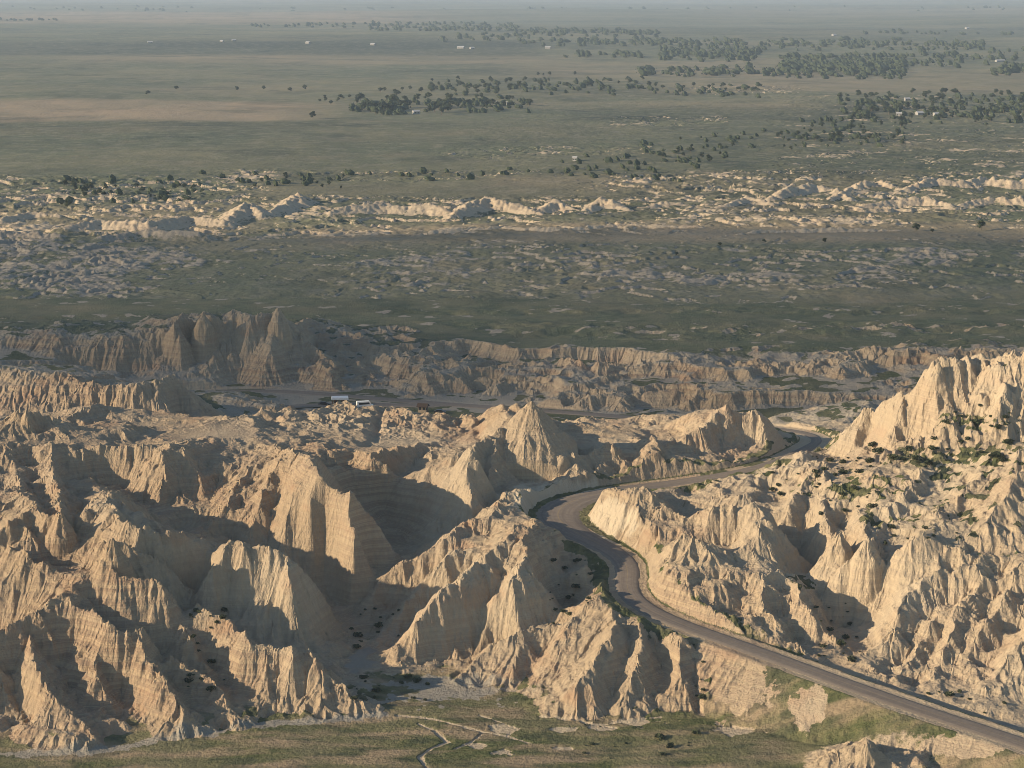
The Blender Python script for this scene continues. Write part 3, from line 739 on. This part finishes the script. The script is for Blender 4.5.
    for q in [(-400,310,101,122,1.0,60,2),(-400,420,12,24,.95,60,2),(60,560,53,62,.5,60,2),(650,1300,70,92,.45,50,3),(300,1400,226,246,.75,40,4),(150,460,236,252,.35,40,4),(-400,260,205,232,.5,40,4),
              (500,760,60,74,.4,60,2),(700,1400,8,16,.3,60,2),(480,900,178,196,.45,40,4),(240,700,186,204,.3,40,4),(700,960,205,226,.4,30,3),(-400,200,128,134,.25,60,2),(300,800,100,108,.22,40,2),(-400,1400,-8,3,.4,60,2)]:
        dry = np.maximum(dry, field(*q))
    dry = np.clip(dry * (.75 + .6 * fbm(X / 150, Y / 150, 143, 5, .6)) + sstep(.1, .5, nn) * .25 + sstep(.1, .45, fbm(X / 70, Y / 90, 145, 5, .6)) * .22, 0, 1)
    dark = np.zeros_like(X)
    for q in [(-400,540,42,54,.65,30,2),(500,1400,26,36,.35,60,2),(560,900,106,122,.5,30,4),(-400,1400,124,150,.25,60,3),(200,1400,150,180,.2,60,4),(-400,1400,300,350,.12,60,8),(-400,330,196,204,.3,60,3),(340,680,196,222,.3,30,3)]:
        dark = np.maximum(dark, field(*q))
    dark = np.clip(dark + sstep(.0, .3, -nn) * .35 + sstep(.05, .4, fbm(X / 130, Y / 130, 141, 5, .6)) * .4, 0, 1)
    pale = .45 * (1 - band(238, 400, 4))  # sunlit look put into the colour: bare scarps paler outside the cloud-shaded band
    silt_shade = band(238, 400) * .75  # no silt here: grey tone paints the cloud shade onto bare scarps
    o = mesh_from_grid('plain', X, Y, Z, dict(grass=grass, plainness=np.ones_like(X), silt_shade=silt_shade, dark=dark, dry=dry, pale=pale), terrain_material('plain_grass_and_scarps', True))
    o['kind'] = 'structure'
    return X, Y, Z, yy, a
FX, FY, FZ, FYY, FA = far_sheet()
print('far', time.time() - T0)
def ground(x, y):
    if y < 990:
        return float(resample(H, np.array([x]), np.array([y]), SDX)[0])
    j = int(np.clip(np.searchsorted(FYY, y), 1, len(FYY) - 1)); i = int(np.clip(np.searchsorted(FA, x / (y + 40)), 1, len(FA) - 1))
    return float(min(FZ[j, i], FZ[j - 1, i], FZ[j, i - 1], FZ[j - 1, i - 1]))
def hit(px, py):
    """the point of the ground that is seen at a place of the picture"""
    X = (px - 512) / FPX; U = (384 - py) / FPX
    d = (X, cp + U * sp, -sp + U * cp)
    t = 300.0
    while t < 60000:
        t += max(.5, t * .0012)
        if CAMZ + d[2] * t <= ground(d[0] * t, d[1] * t): break
    return d[0] * t, d[1] * t, ground(d[0] * t, d[1] * t)

# ------------------------------------------------------------------ roads
BEND = W(566,511,26.5)
BEND2 = W(814,440,25)
def road_hw(x, y, hw): return hw * (1 - .45 * np.exp(-((x - BEND2[0]) ** 2 + (y - BEND2[1]) ** 2) / 34 ** 2)) + 3.4 * np.exp(-((x - BEND[0]) ** 2 + (y - BEND[1]) ** 2) / 24 ** 2)
def road_mesh(name, P, hw, lift=.0):
    P = np.array(P); T = np.gradient(P[:, :2], axis=0); T /= np.linalg.norm(T, axis=1)[:, None]; Nn = np.stack([-T[:, 1], T[:, 0]], 1)
    cols = 9; V = []; F = []
    L = np.concatenate([[0], np.cumsum(np.hypot(*np.diff(P[:, :2], axis=0).T))])
    for i in range(len(P)):
        for c in range(cols):
            u = (c / (cols - 1) * 2 - 1)
            z = P[i, 2] + .03 - .08 * u * u + lift
            if c in (0, cols - 1): z -= .35
            w = road_hw(P[i, 0], P[i, 1], hw); V.append((P[i, 0] + Nn[i, 0] * u * w, P[i, 1] + Nn[i, 1] * u * w, z))
    for i in range(len(P) - 1):
        for c in range(cols - 1):
            a = i * cols + c; F.append((a, a + cols, a + cols + 1, a + 1))
    me = bpy.data.meshes.new(name); me.from_pydata(V, [], F)
    uv = me.uv_layers.new(name='UVMap')
    for li, lp in enumerate(me.loops):
        v = lp.vertex_index; uv.data[li].uv = ((v % cols) / (cols - 1), L[v // cols] / 10)
    for p in me.polygons: p.use_smooth = True
    t = NT('worn_asphalt')
    u = t.add('ShaderNodeUVMap'); sep = t.add('ShaderNodeSeparateXYZ'); t.link(u.outputs[0], sep.inputs[0])
    n = t.noise(t.pos(), .8, 5, .7)
    su = t.vscale(u.outputs[0], 14, .25, 1); st = t.noise(su, 1.0, 4, .6)
    col = t.ramp(n, [(.3, (.18,.15,.122)), (.7, (.25,.212,.172))])
    col = t.mix(t.mapr(st, .42, .66, 0, .5), col, (.13,.112,.094,1))
    edge = t.math('ABSOLUTE', t.math('SUBTRACT', sep.outputs[0], .5))
    col = t.mix(t.mapr(t.math('ADD', edge, t.math('MULTIPLY', n, .05)), .40, .5), col, (.24,.20,.15,1))
    cl = t.mapr(edge, .010, .014, 1, 0); col = t.mix(t.math('MULTIPLY', cl, .25), col, (.42,.30,.10,1))
    t.link(col, t.b.inputs['Base Color']); t.link(t.bump(n, .2, .05), t.b.inputs['Normal'])
    me.materials.append(t.m)
    o = bpy.data.objects.new(name, me); sc.collection.objects.link(o); o['kind'] = 'structure'; return o
road_mesh('road', road_pts, 3.5)

def sheetline(P):
    P = smooth_pts(catmull([W(*p) for p in P], 2.0), 10)
    P = np.array([(p[0], p[1], max(ground(p[0], p[1]), ground(p[0] + 1.5, p[1]), ground(p[0] - 1.5, p[1])) + .18) for p in P])
    for _ in range(8): P[1:-1, 2] = np.maximum((P[:-2, 2] + 2 * P[1:-1, 2] + P[2:, 2]) / 4, P[1:-1, 2] - .05)
    return P
road_mesh('side_road', sheetline([(455,404,8.6),(425,406,8.4),(395,405,8.3),(365,404,8.2),(335,404,8.2),(312,407,8.2),(290,411,8.4),(270,415,9)]), 3.4, .06)

# ------------------------------------------------------------------ the air: pale even haze, and thin cloud that shades the middle distance
def box_mesh(name, x0, x1, y0, y1, z0, z1, mat):
    me = bpy.data.meshes.new(name)
    v = [(x, y, z) for z in (z0, z1) for y in (y0, y1) for x in (x0, x1)]
    me.from_pydata(v, [], [(0,2,3,1),(4,5,7,6),(0,1,5,4),(2,6,7,3),(0,4,6,2),(1,3,7,5)]); me.materials.append(mat)
    o = bpy.data.objects.new(name, me); sc.collection.objects.link(o); return o
m = bpy.data.materials.new('thin_haze'); m.use_nodes = True; nt = m.node_tree; nt.nodes.clear()
pv = nt.nodes.new('ShaderNodeVolumePrincipled'); out = nt.nodes.new('ShaderNodeOutputMaterial'); nt.links.new(pv.outputs[0], out.inputs['Volume'])
pv.inputs['Color'].default_value = (.64, .80, 1, 1); pv.inputs['Density'].default_value = HAZE; pv.inputs['Anisotropy'].default_value = .1
if HAZE > 0:
    hz = box_mesh('haze', -48000, 48000, -3000, 125000, -420, 420, m); hz['kind'] = 'stuff'
    hz['label'] = 'pale blue haze lying over the plain'

def cloud(name, cx, cy, cz, rx, ry, rz, seed):
    bm = bmesh.new(); bmesh.ops.create_icosphere(bm, subdivisions=6, radius=1)
    co = np.array([v.co[:] for v in bm.verts])
    r = 1 + .28 * fbm(co[:, 0] * 1.6 + 5, co[:, 1] * 1.6 + co[:, 2], seed, 4, .6) + .12 * fbm(co[:, 0] * 5, co[:, 1] * 5 + co[:, 2] * 3, seed + 3, 4, .6)
    for v, q in zip(bm.verts, r): v.co = (v.co.x * q * rx, v.co.y * q * ry, v.co.z * q * rz)
    me = bpy.data.meshes.new(name); bm.to_mesh(me); bm.free()
    for p in me.polygons: p.use_smooth = True
    m = bpy.data.materials.get('thin_cloud')
    if not m:
        m = bpy.data.materials.new('thin_cloud'); m.use_nodes = True; nt = m.node_tree; b = nt.nodes['Principled BSDF']
        b.inputs['Base Color'].default_value = (.8, .8, .8, 1); b.inputs['Roughness'].default_value = 1; b.inputs['Alpha'].default_value = CLOUD_A
    me.materials.append(m)
    o = bpy.data.objects.new(name, me); o.location = (cx, cy, cz); sc.collection.objects.link(o); o['kind'] = 'structure'; return o
def cloud_over(gx, gy, rx, ry, seed, alt=760):
    k = alt / math.tan(R(SUN_EL))
    cloud('cloud', gx + math.sin(R(SUN_AZ)) * k, gy + math.cos(R(SUN_AZ)) * k, alt, rx, ry, 45, seed)
cloud_over(70, 1020, 470, 275, 1)
cloud_over(-300, 850, 330, 100, 7)
print('sky done', time.time() - T0)

# ------------------------------------------------------------------ helpers for things
rnd = random.Random(5)
def simple_mat(name, col, rough=.7, metal=0, nscale=3.0, amp=.25):
    t = NT(name); n = t.noise(t.pos(), nscale, 3, .6)
    c2 = tuple(c * (1 - amp) for c in col)
    t.link(t.mix(t.mapr(n, .35, .65), (*col, 1), (*c2, 1)), t.b.inputs['Base Color'])
    t.b.inputs['Roughness'].default_value = rough; t.b.inputs['Metallic'].default_value = metal; return t.m
class MB:
    def __init__(s): s.bm = bmesh.new()
    def box(s, x0, x1, y0, y1, z0, z1, bev=0):
        vs = [s.bm.verts.new((x, y, z)) for z in (z0, z1) for y in (y0, y1) for x in (x0, x1)]
        fs = [s.bm.faces.new([vs[i] for i in f]) for f in ((0,2,3,1),(4,5,7,6),(0,1,5,4),(2,6,7,3),(0,4,6,2),(1,3,7,5))]
        if bev: bmesh.ops.bevel(s.bm, geom=list({e for f in fs for e in f.edges}), offset=bev, segments=2, affect='EDGES')
        return s
    def prism(s, prof, y0, y1):                 # outline in x,z drawn out along y
        a = [s.bm.verts.new((x, y0, z)) for x, z in prof]; b = [s.bm.verts.new((x, y1, z)) for x, z in prof]
        n = len(prof); s.bm.faces.new(a); s.bm.faces.new(b[::-1])
        for i in range(n): s.bm.faces.new((a[i], b[i], b[(i + 1) % n], a[(i + 1) % n]))
        return s
    def cyl(s, c0, c1, r0, r1, n=10):
        c0 = Vector(c0); c1 = Vector(c1); d = (c1 - c0).normalized(); u = d.orthogonal().normalized(); v = d.cross(u)
        A = [s.bm.verts.new(c0 + (u * math.cos(t) + v * math.sin(t)) * r0) for t in [2 * math.pi * k / n for k in range(n)]]
        B = [s.bm.verts.new(c1 + (u * math.cos(t) + v * math.sin(t)) * r1) for t in [2 * math.pi * k / n for k in range(n)]]
        for k in range(n): s.bm.faces.new((A[k], A[(k + 1) % n], B[(k + 1) % n], B[k]))
        s.bm.faces.new(A[::-1]); s.bm.faces.new(B); return s
    def build(s, name, mat, parent=None, loc=None):
        bmesh.ops.recalc_face_normals(s.bm, faces=s.bm.faces)
        me = bpy.data.meshes.new(name); s.bm.to_mesh(me); s.bm.free(); me.materials.append(mat)
        o = bpy.data.objects.new(name, me); sc.collection.objects.link(o)
        if parent: o.parent = parent
        if loc: o.location = loc
        return o
def empty(name, loc=(0, 0, 0), rz=0, s=1):
    o = bpy.data.objects.new(name, None); sc.collection.objects.link(o); o.location = loc; o.rotation_euler = (0, 0, rz); o.scale = (s, s, s); o.empty_display_size = .3; return o
def tag(o, label, cat, group=None):
    o['label'] = label; o['category'] = cat
    if group: o['group'] = group
    return o
def copy_tree(o, parent=None):
    c = o.copy(); sc.collection.objects.link(c)
    if parent: c.parent = parent
    for ch in list(o.children): copy_tree(ch, c)
    return c
def fhit(px, py):
    z = PLAIN
    for _ in range(5):
        w = WR(px, py, z); z = ground(w[0], w[1])
    return w[0], w[1], z
TT = np.arange(380, 1150, .4)
def nhit(px, py):
    X = (px - 512) / FPX; U = (384 - py) / FPX
    d = (X, cp + U * sp, -sp + U * cp)
    x = d[0] * TT; y = d[1] * TT; z = CAMZ + d[2] * TT; g = resample(H, x, y, SDX)
    k = np.argmax(z <= g)
    return float(x[k]), float(y[k]), float(g[k])

# ------------------------------------------------------------------ foliage
def leaf_mat(name, a, b):
    t = NT(name); oi = t.add('ShaderNodeObjectInfo'); n = t.noise(t.pos(), .8, 3, .6)
    c = t.mix(t.mapr(n, .35, .65), (*a, 1), (*b, 1)); c = t.mix(t.math('MULTIPLY', oi.outputs['Random'], .45), c, (a[0] * .7, a[1] * .75, a[2] * .9, 1))
    t.link(c, t.b.inputs['Base Color']); return t.m
M_leaf = leaf_mat('cottonwood_leaves', (.040,.056,.034), (.070,.086,.046))
M_shrub = leaf_mat('juniper_needles', (.042,.054,.030), (.080,.092,.048))
M_bark = simple_mat('grey_bark', (.16,.13,.10), .95)
def leaves(bm, c, r, n, size, rg, flat=1.0):
    for _ in range(n):
        while True:
            p = Vector((rg.uniform(-1, 1), rg.uniform(-1, 1), rg.uniform(-1, 1)))
            if .25 < p.length < 1: break
        p = p.normalized() * (p.length ** .35)
        q = Vector((c[0] + p.x * r[0], c[1] + p.y * r[1], c[2] + p.z * r[2]))
        u = Vector((rg.gauss(0, 1), rg.gauss(0, 1), rg.gauss(0, 1) * .6)).normalized(); v = u.orthogonal().normalized()
        v = (v * math.cos(1.3) + u.cross(v) * rg.uniform(-1, 1)).normalized()
        s = size * rg.uniform(.6, 1.4)
        k = [bm.verts.new(q + u * a * s + v * b * s) for a, b in ((-1, -.4), (.1, -1), (1, .3), (-.2, 1))]
        bm.faces.new(k)
def tree_proto(seed, h=10.0):
    rg = random.Random(seed)
    root = empty('cottonwood_tree')
    t = MB(); t.cyl((0, 0, -.8), (.1, 0, h * .3), h * .030, h * .022, 8); t.cyl((.1, 0, h * .3), (.2, .1, h * .62), h * .022, h * .010, 7)
    blobs = []
    for k in range(9):
        a = rg.uniform(0, 6.28); d = rg.uniform(.1, .34) * h; z = rg.uniform(.34, .86) * h; d *= 1.25 - z / h * .7
        blobs.append((d * math.cos(a), d * math.sin(a), z)); t.cyl((.1, 0, h * rg.uniform(.22, .5)), (d * math.cos(a) * .8, d * math.sin(a) * .8, z), h * .012, h * .004, 5)
    blobs.append((0, 0, h * .82)); blobs.append((0, 0, h * .55))
    t.build('trunk', M_bark, root)
    c = MB()
    for b in blobs:
        r = rg.uniform(.13, .21) * h; leaves(c.bm, b, (r, r, r * .8), 60, h * .030, rg)
        bmesh.ops.create_icosphere(c.bm, subdivisions=1, radius=r * .7, matrix=__import__('mathutils').Matrix.Translation(b))
    c.build('crown', M_leaf, root)
    return root
PROT = [tree_proto(s) for s in (1, 2, 3, 4)]
ORD = ['', 'second ', 'third ', 'fourth ', 'fifth ', 'sixth ', 'seventh ', 'eighth ', 'ninth ', 'tenth ', 'eleventh ', 'twelfth ', 'thirteenth ', 'fourteenth ', 'fifteenth ', 'sixteenth ', 'seventeenth ', 'eighteenth ', 'nineteenth ', 'twentieth ', 'twenty-first ', 'twenty-second ', 'twenty-third ', 'twenty-fourth ']
def rank_labels(objs, kind, where):
    """objs: (picture x, thing); from both ends and from the middle, so that each one is pointed at"""
    objs = sorted(objs, key=lambda q: q[0]); n = len(objs)
    for k, (_, o) in enumerate(objs):
        j = n - 1 - k
        if k <= j: o['label'] = ('leftmost ' + kind if k == 0 else ORD[k] + kind + ' from the left') + ' ' + where
        else: o['label'] = ('rightmost ' + kind if j == 0 else ORD[j] + kind + ' from the right') + ' ' + where
used = set()
def place_tree(px, py, h, label, group):
    x, y, z = fhit(px, py)
    i = rnd.randrange(4)
    o = PROT[i] if i not in used else copy_tree(PROT[i]); used.add(i)
    o.location = (x, y, z - .1); o.rotation_euler = (0, 0, rnd.uniform(0, 6.28)); s = h / 10.0 * .88; o.scale = (s * rnd.uniform(1.0, 1.45), s * rnd.uniform(1.0, 1.45), s)
    tag(o, label, 'tree', group); return px, o
GROVES = [ # x0, x1, y0, y1, count, height, label, group
 (354,402,101,116,24,13,'tree of the dense dark grove beside the white barn','trees of the dense grove'),
 (402,470,99,115,24,12,'tree of the long farm grove','trees of the long farm grove'),
 (470,530,99,110,13,10,'tree in the tail of the farm grove','trees in the tail of the farm grove'),
 (318,352,96,105,8,9,'tree between tan field and grove','trees at the end of the tan field'),
 (368,432,88,96,9,9,'tree in the row behind the grove','trees behind the dense grove'),
 (432,530,79,96,24,11,'tree of the belt behind the farm grove','trees of the belt behind the farm'),
 (530,662,76,92,28,10,'tree along the upper creek','trees along the upper creek'),
 (662,765,84,97,16,9,'tree beside the pale creek bluffs','trees by the pale creek bluffs'),
 (840,1030,94,106,38,11,'tree of the belt above the right farm','trees above the white farm'),
 (850,1030,106,124,42,11,'tree round the white farm','trees round the white farm'),
 (800,905,122,150,22,8,'small tree below the right farm','trees below the right farm'),
 (636,735,140,166,16,6,'small tree in the middle draw','trees in the middle draw'),
 (762,830,136,150,9,7,'small tree in the hollow','trees in the hollow'),
 (60,100,184,208,15,6.8,'dark tree of the left clump','trees of the left clump'),
 (102,210,182,198,13,4.8,'small tree among the left scarps','trees among the left scarps'),
 (212,345,176,190,11,5,'low tree on the plain edge','low trees on the plain edge'),
]
for x0, x1, y0, y1, n, h, lab, grp in GROVES:
    L = []
    for _ in range(n):
        t = min(max(rnd.gauss(.5, .28), 0), 1)
        L.append(place_tree(rnd.uniform(x0, x1), y0 + (y1 - y0) * t, h * rnd.uniform(.65, 1.2), lab, grp))
    kind, where = lab.split(' tree', 1) if ' tree' in lab else ('', lab[4:])
    rank_labels(L, (kind + ' tree').strip(), where.strip())
for px, py, h, lab in [(148,95,8,'lone tree on the green plain above the tan field, farthest left'),(176,90.5,9,'lone tree on the green plain, second from the left above the tan field'),
        (237,91,9,'first tree of the spaced row beside the pale cuts'),(264,91,10,'second tree of the spaced row beside the pale cuts'),(290,92,9,'third tree of the spaced row beside the pale cuts'),
        (305,90,10,'last tree of the spaced row beside the pale cuts'),(313,119,11,'lone dark tree at the right tip of the tan field'),(916,231,6,'round dark bush-like tree left of two on the lit strip at the right'),
        (981,230,8,'largest lone tree on the lit strip at the right edge'),(932,233,3.5,'small tree between the two big ones on the lit strip'),(824,243,4,'lone tree on the dark flat below the lit strip'),
        (764,243,3.2,'small dark tree near the middle of the dry strip'),(720,246,3,'small dark tree left of the middle of the dry strip'),(677,256,3,'tiny tree alone on the grey flat')]:
    place_tree(px, py, h, lab, None)
print('trees', time.time() - T0)
# woods farther off, far past counting
wood = MB(); rg = random.Random(77)
for (x0, x1, y0, y1, n) in [(370,520,23,33,170),(512,660,30,39,130),(440,530,38,44,30),(515,745,41,47,130),(660,760,48,60,150),(760,985,40,50,170),(780,905,56,76,330),(905,1030,50,66,70),(640,790,66,74,60),(990,1030,66,74,30),(0,60,20,22,14),(250,370,24,28,30),(860,1024,30,34,30),(560,640,52,56,26),(0,1024,7,11,60),(405,530,98,112,70),(352,404,100,115,50),(430,660,78,94,90),(660,765,84,97,30),(840,1030,94,124,170),(800,905,122,150,60),(640,735,140,166,26),(700,840,134,150,30),(560,700,158,186,40),(60,200,182,208,36),(200,345,176,190,22),(345,640,172,182,24)]:
    for _ in range(n):
        px = rg.uniform(x0, x1); py = y0 + (y1 - y0) * min(max(rg.gauss(.5, .27), 0), 1)
        x, y, z = WR(px, py, PLAIN); z = ground(x, y)
        h = rg.uniform(5.5, 10) * (1 if y < 9000 else 1.4) * (1 if y > 3600 else .62 if y > 2300 else .38); w = h * rg.uniform(.7, 1.4)
        bmesh.ops.create_icosphere(wood.bm, subdivisions=1, radius=1, matrix=__import__('mathutils').Matrix.LocRotScale(Vector((x, y, z + h * .5)), __import__('mathutils').Euler((rg.random(), rg.random(), rg.random())), Vector((w, w, h * .52))))
        leaves(wood.bm, (x, y, z + h * .5), (w * 1.15, w * 1.15, h * .58), 16, h * .14, rg)
wd = wood.build('distant_woods', M_leaf); wd['kind'] = 'stuff'; wd['label'] = 'dark belts of woodland along the far creeks'
print('woods', time.time() - T0)
# shrubs of the badlands
def shrub_proto(seed):
    rg = random.Random(seed); c = MB()
    for k in range(5):
        a = rg.uniform(0, 6.28); d = rg.uniform(0, .55)
        leaves(c.bm, (d * math.cos(a), d * math.sin(a), .38), (.45, .45, .38), 40, .12, rg)
    for k in range(4):
        a = rg.uniform(0, 6.28); c.cyl((0, 0, -.25), (.35 * math.cos(a), .35 * math.sin(a), .5), .04, .015, 4)
    return c.build('juniper_shrub', M_shrub)
SP = [shrub_proto(s) for s in (11, 12, 13)]; sused = set()
SH = [(862,930,445,470,16,1.4,'dark juniper under the tall cliff','junipers under the tall cliff'),
 (930,1022,440,462,22,1.4,'dark juniper on the right shelf','junipers on the right shelf'),
 (940,1020,405,432,16,1.3,'dark juniper on the right shoulder','junipers on the right shoulder'),
 (805,875,455,515,26,1.3,'dark juniper on the broken slope','junipers on the broken slope'),
 (770,820,470,500,10,1.1,'small juniper just below the road gap','junipers below the road gap'),
 (815,860,600,665,18,1.2,'dark bush in the right gully','bushes in the right gully'),
 (880,960,525,545,10,1.2,'dark bush on the ledge above the fluted wall','bushes above the fluted wall'),
 (186,228,610,692,22,1.0,'dark bush in the left gully','bushes in the left gully'),
 (345,400,598,650,14,1.1,'dark bush in the central gorge','bushes in the central gorge'),
 (352,430,675,702,16,1.0,'low bush at the gorge mouth','bushes at the gorge mouth'),
 (545,592,560,625,22,1.1,'dark bush in the bend gorge','bushes in the gorge by the bend'),
 (690,705,640,705,7,1.0,'bush in the gully beside the striped bank','bushes by the striped bank'),
 (640,720,480,488,8,.8,'low bush on the road verge near the bend','bushes on the road verge'),
 (570,700,725,760,16,1.0,'low bush in front of the ribs','bushes in front of the ribs'),
 (900,1020,690,722,14,1.1,'bush in the right roadside ditch','bushes in the right ditch')]
for x0, x1, y0, y1, n, sz, lab, grp in SH:
    L = []
    for _ in range(n):
        px, py = rnd.uniform(x0, x1), rnd.uniform(y0, y1); x, y, z = nhit(px, py)
        if float(resample(DROAD.astype(np.float32), np.array([x]), np.array([y]), SDX)[0]) < 5.5: continue
        i = rnd.randrange(3); o = SP[i] if i not in sused else copy_tree(SP[i]); sused.add(i)
        s = sz * (.3 + 1.0 * rnd.random() ** 2.2); o.location = (x, y, z); o.scale = (s * rnd.uniform(1, 1.5), s * rnd.uniform(1, 1.5), s); o.rotation_euler = (0, 0, rnd.uniform(0, 6))
        tag(o, lab, 'shrub', grp); L.append((px, o))
    w0 = 'juniper' if 'juniper' in lab else 'bush'; rank_labels(L, lab[:lab.index(w0)] + w0, lab[lab.index(w0) + len(w0):].strip())
print('shrubs', time.time() - T0)

# ------------------------------------------------------------------ farms on the plain
M_white = simple_mat('white_painted_boards', (.78,.77,.73), .6, 0, 2, .1)
M_tin = simple_mat('pale_metal_roof', (.45,.45,.44), .6, 0, 2, .15)
M_farm = simple_mat('weathered_white_boards', (.34,.33,.31), .7, 0, 2, .15)
M_roofb = simple_mat('dark_brown_shingles', (.10,.07,.05), .9)
M_brown = simple_mat('brown_stained_wood', (.19,.10,.055), .8)
M_glass = simple_mat('dark_window_glass', (.03,.035,.04), .1, 0, 1, .1)
M_tan = simple_mat('tan_stucco', (.46,.36,.25), .8)
def gable(name, w, l, h, rh, wall, roof, loc, rz, label, cat, group, parts=True):
    r = empty(name, loc, rz)
    MB().prism([(-w/2, -1), (w/2, -1), (w/2, h), (0, h + rh), (-w/2, h)], -l/2, l/2).build('wall', wall, r)
    e = .5; k = rh / (w / 2); q = .05
    MB().prism([(-w/2 - e, h - e*k + q), (0, h + rh + q), (w/2 + e, h - e*k + q), (w/2 + e, h - e*k + .22), (0, h + rh + .25), (-w/2 - e, h - e*k + .22)], -l/2 - e, l/2 + e).build('roof', roof, r)
    d = MB(); d.box(w*.10, w*.10 + 1.1, -l/2 - .06, -l/2 + .02, 0, 2.1).build('door', M_brown, r)
    for sx in (-.32, .32):
        MB().box(w*sx - .6, w*sx + .6, -l/2 - .05, -l/2 + .02, 1.0, 2.1).build('window', M_glass, r)
    for sy in (-.25, .25):
        for s in (-1, 1):
            MB().box(s*w/2 - .04, s*w/2 + .04, l*sy - .6, l*sy + .6, 1.0, 2.1).build('window', M_glass, r)
    return tag(r, label, cat, group)
FARMS = [(416,114,9,16,'white barn at the foot of the dense grove','barn'),(494,104.5,8,12,'white farmhouse at the right tip of the farm grove','house'),(506,105,7,9,'small white shed right of the farmhouse by the grove','shed'),
 (150,43.6,14,26,'white farmhouse alone on the dark band at the far left','house'),(222,42.5,12,18,'left of the two pale farm sheds on the dark band','shed'),(234,42.2,12,22,'right of the two pale farm sheds on the dark band','shed'),
 (308,43.5,14,22,'pale farmhouse on the dark band, third place from the left','house'),(373,45.6,14,24,'pale house at the right part of the dark band','house'),(461,48.5,16,34,'long white barn under the far belt of trees','barn'),(472,49,12,20,'small pale house right of the long white barn','house'),
 (548,48.6,14,26,'white house below the middle of the far belt','house'),(834,35.8,16,22,'white house alone beyond the right woods','house'),(967,29,18,24,'tiny white tower-like house far off at the right','house'),
 (920,115,11,20,'largest white farm building among the trees at the right','house'),(899,116,8,12,'white shed left of the largest building at the right farm','shed'),(936,117,8,12,'pale shed right of the largest building at the right farm','shed'),
 (907,101,8,14,'pale shed up behind the right farm','shed'),(876,57,14,30,'pale roofed farm building inside the right woods','barn'),(1000,62,12,40,'long pale sheds near the right edge of the far plain','barn'),(575,161,5,7,'small pale hut on the scarps in the middle','hut')]
for k, (px, py, w, l, lab, cat) in enumerate(FARMS):
    w *= .68; l *= .5
    x, y, z = fhit(px, py)
    gable({'barn':'barn','house':'farmhouse','shed':'shed','hut':'hut'}[cat], w, l, 3.2 if w < 12 else 4.5, w * .22, M_farm, M_tin, (x, y, z + .1), math.pi/2 + rnd.uniform(-.5, .5), lab, cat, None)

# ------------------------------------------------------------------ the entrance station and cars on the valley road
def at(px, py):
    x, y, z = nhit(px, py); return (x, y, z)
p = at(340, 406)
st = empty('entrance_station', (p[0], p[1], p[2] + .15), .1)
cb = MB(); cb.prism([(-3.3, 2.75), (3.3, 2.75), (3.45, 2.95), (3.3, 3.5), (-3.3, 3.5), (-3.45, 2.95)], -2.4, 2.4).build('roof', M_white, st)
for sx in (-1.5, 1.5):
    b = MB().box(sx - .9, sx + .9, -1.3, 1.3, -.4, 2.74, .03).build('booth', M_brown, st)
    MB().box(sx - .6, sx + .6, -1.36, -1.31, 1.1, 2.1).build('window', M_glass, b)
    MB().box(sx - .94, sx - .91, -.7, .7, 1.1, 2.1).build('window', M_glass, b)
for sx in (-3.0, 3.0):
    for sy in (-2.1, 2.1): MB().box(sx - .12, sx + .12, sy - .12, sy + .12, -.4, 2.74).build('post', M_brown, st)
tag(st, 'brown entrance booths under a flat white roof beside the valley road', 'building')
p = at(423, 412)
kb = gable('visitor_hut', 2.6, 3.4, 2.4, .8, M_tan, M_roofb, (p[0], p[1], p[2] + .1), 1.3, 'small tan hut with a brown roof beside the valley road', 'hut', None)
M_tyre = simple_mat('black_rubber', (.03,.03,.03), .9); M_rim = simple_mat('grey_rim', (.4,.4,.4), .4, .8)
def car(px, py, col, rz, label, kind='car', L=4.6, Hh=1.45, on=None):
    m = simple_mat('car_paint_' + label.split()[0], col, .3, .1, 1, .05)
    if on is None: x, y, z = at(px, py); z += .12
    else: x, y, z = on
    r = empty('parked_car' if kind == 'car' else 'camper_van', (x, y, z), rz)
    h = Hh; l = L / 2
    if kind == 'car':
        body = [(-l, .35), (-l + .1, .3), (l - .1, .3), (l, .4), (l, .75), (l - .9, .9), (-l + .3, .95), (-l, .85)]
        cab = [(-l + .55, .93), (-l + 1.0, h), (.55, h), (1.25, .91)]; win = [(-l + .75, .97), (-l + 1.08, h - .1), (.5, h - .1), (1.05, .97)]
    else:
        body = [(-l, .4), (l - .2, .35), (l, .5), (l, 1.1), (l - .7, 1.25), (-l, 1.25)]; cab = [(-l, 1.24), (-l, h), (l - 1.3, h), (l - .65, 1.24)]; win = [(-l + .6, 1.45), (-l + .6, h - .4), (l - 1.6, h - .4), (l - 1.2, 1.45)]
    MB().prism(body, -.88, .88).build('body', m, r); MB().prism(cab, -.78, .78).build('cabin', m, r); MB().prism(win, -.80, .80).build('window', M_glass, r)
    for wx in (-l + .85, l - .85):
        for wy in (-.82, .82):
            w = MB().cyl((wx, wy - .1, .34), (wx, wy + .1, .34), .34, .34, 16).build('wheel', M_tyre, r)
            MB().cyl((wx, wy - .12, .34), (wx, wy + .12, .34), .19, .19, 12).build('rim', M_rim, w)
    for wy in (-.6, .6): MB().box(l - .03, l + .03, wy - .15, wy + .15, .6, .75).build('headlight', M_white, r)
    return tag(r, label, 'car' if kind == 'car' else 'van')
car(365, 409, (.75,.74,.70), .3, 'white camper van parked right of the entrance booths', 'van', 5.6, 2.5)
car(324, 405.5, (.03,.03,.035), .1, 'black car parked left of the entrance booths')
car(440, 413.5, (.035,.035,.04), -.1, 'dark car parked right of the tan hut')
print('objects', time.time() - T0)
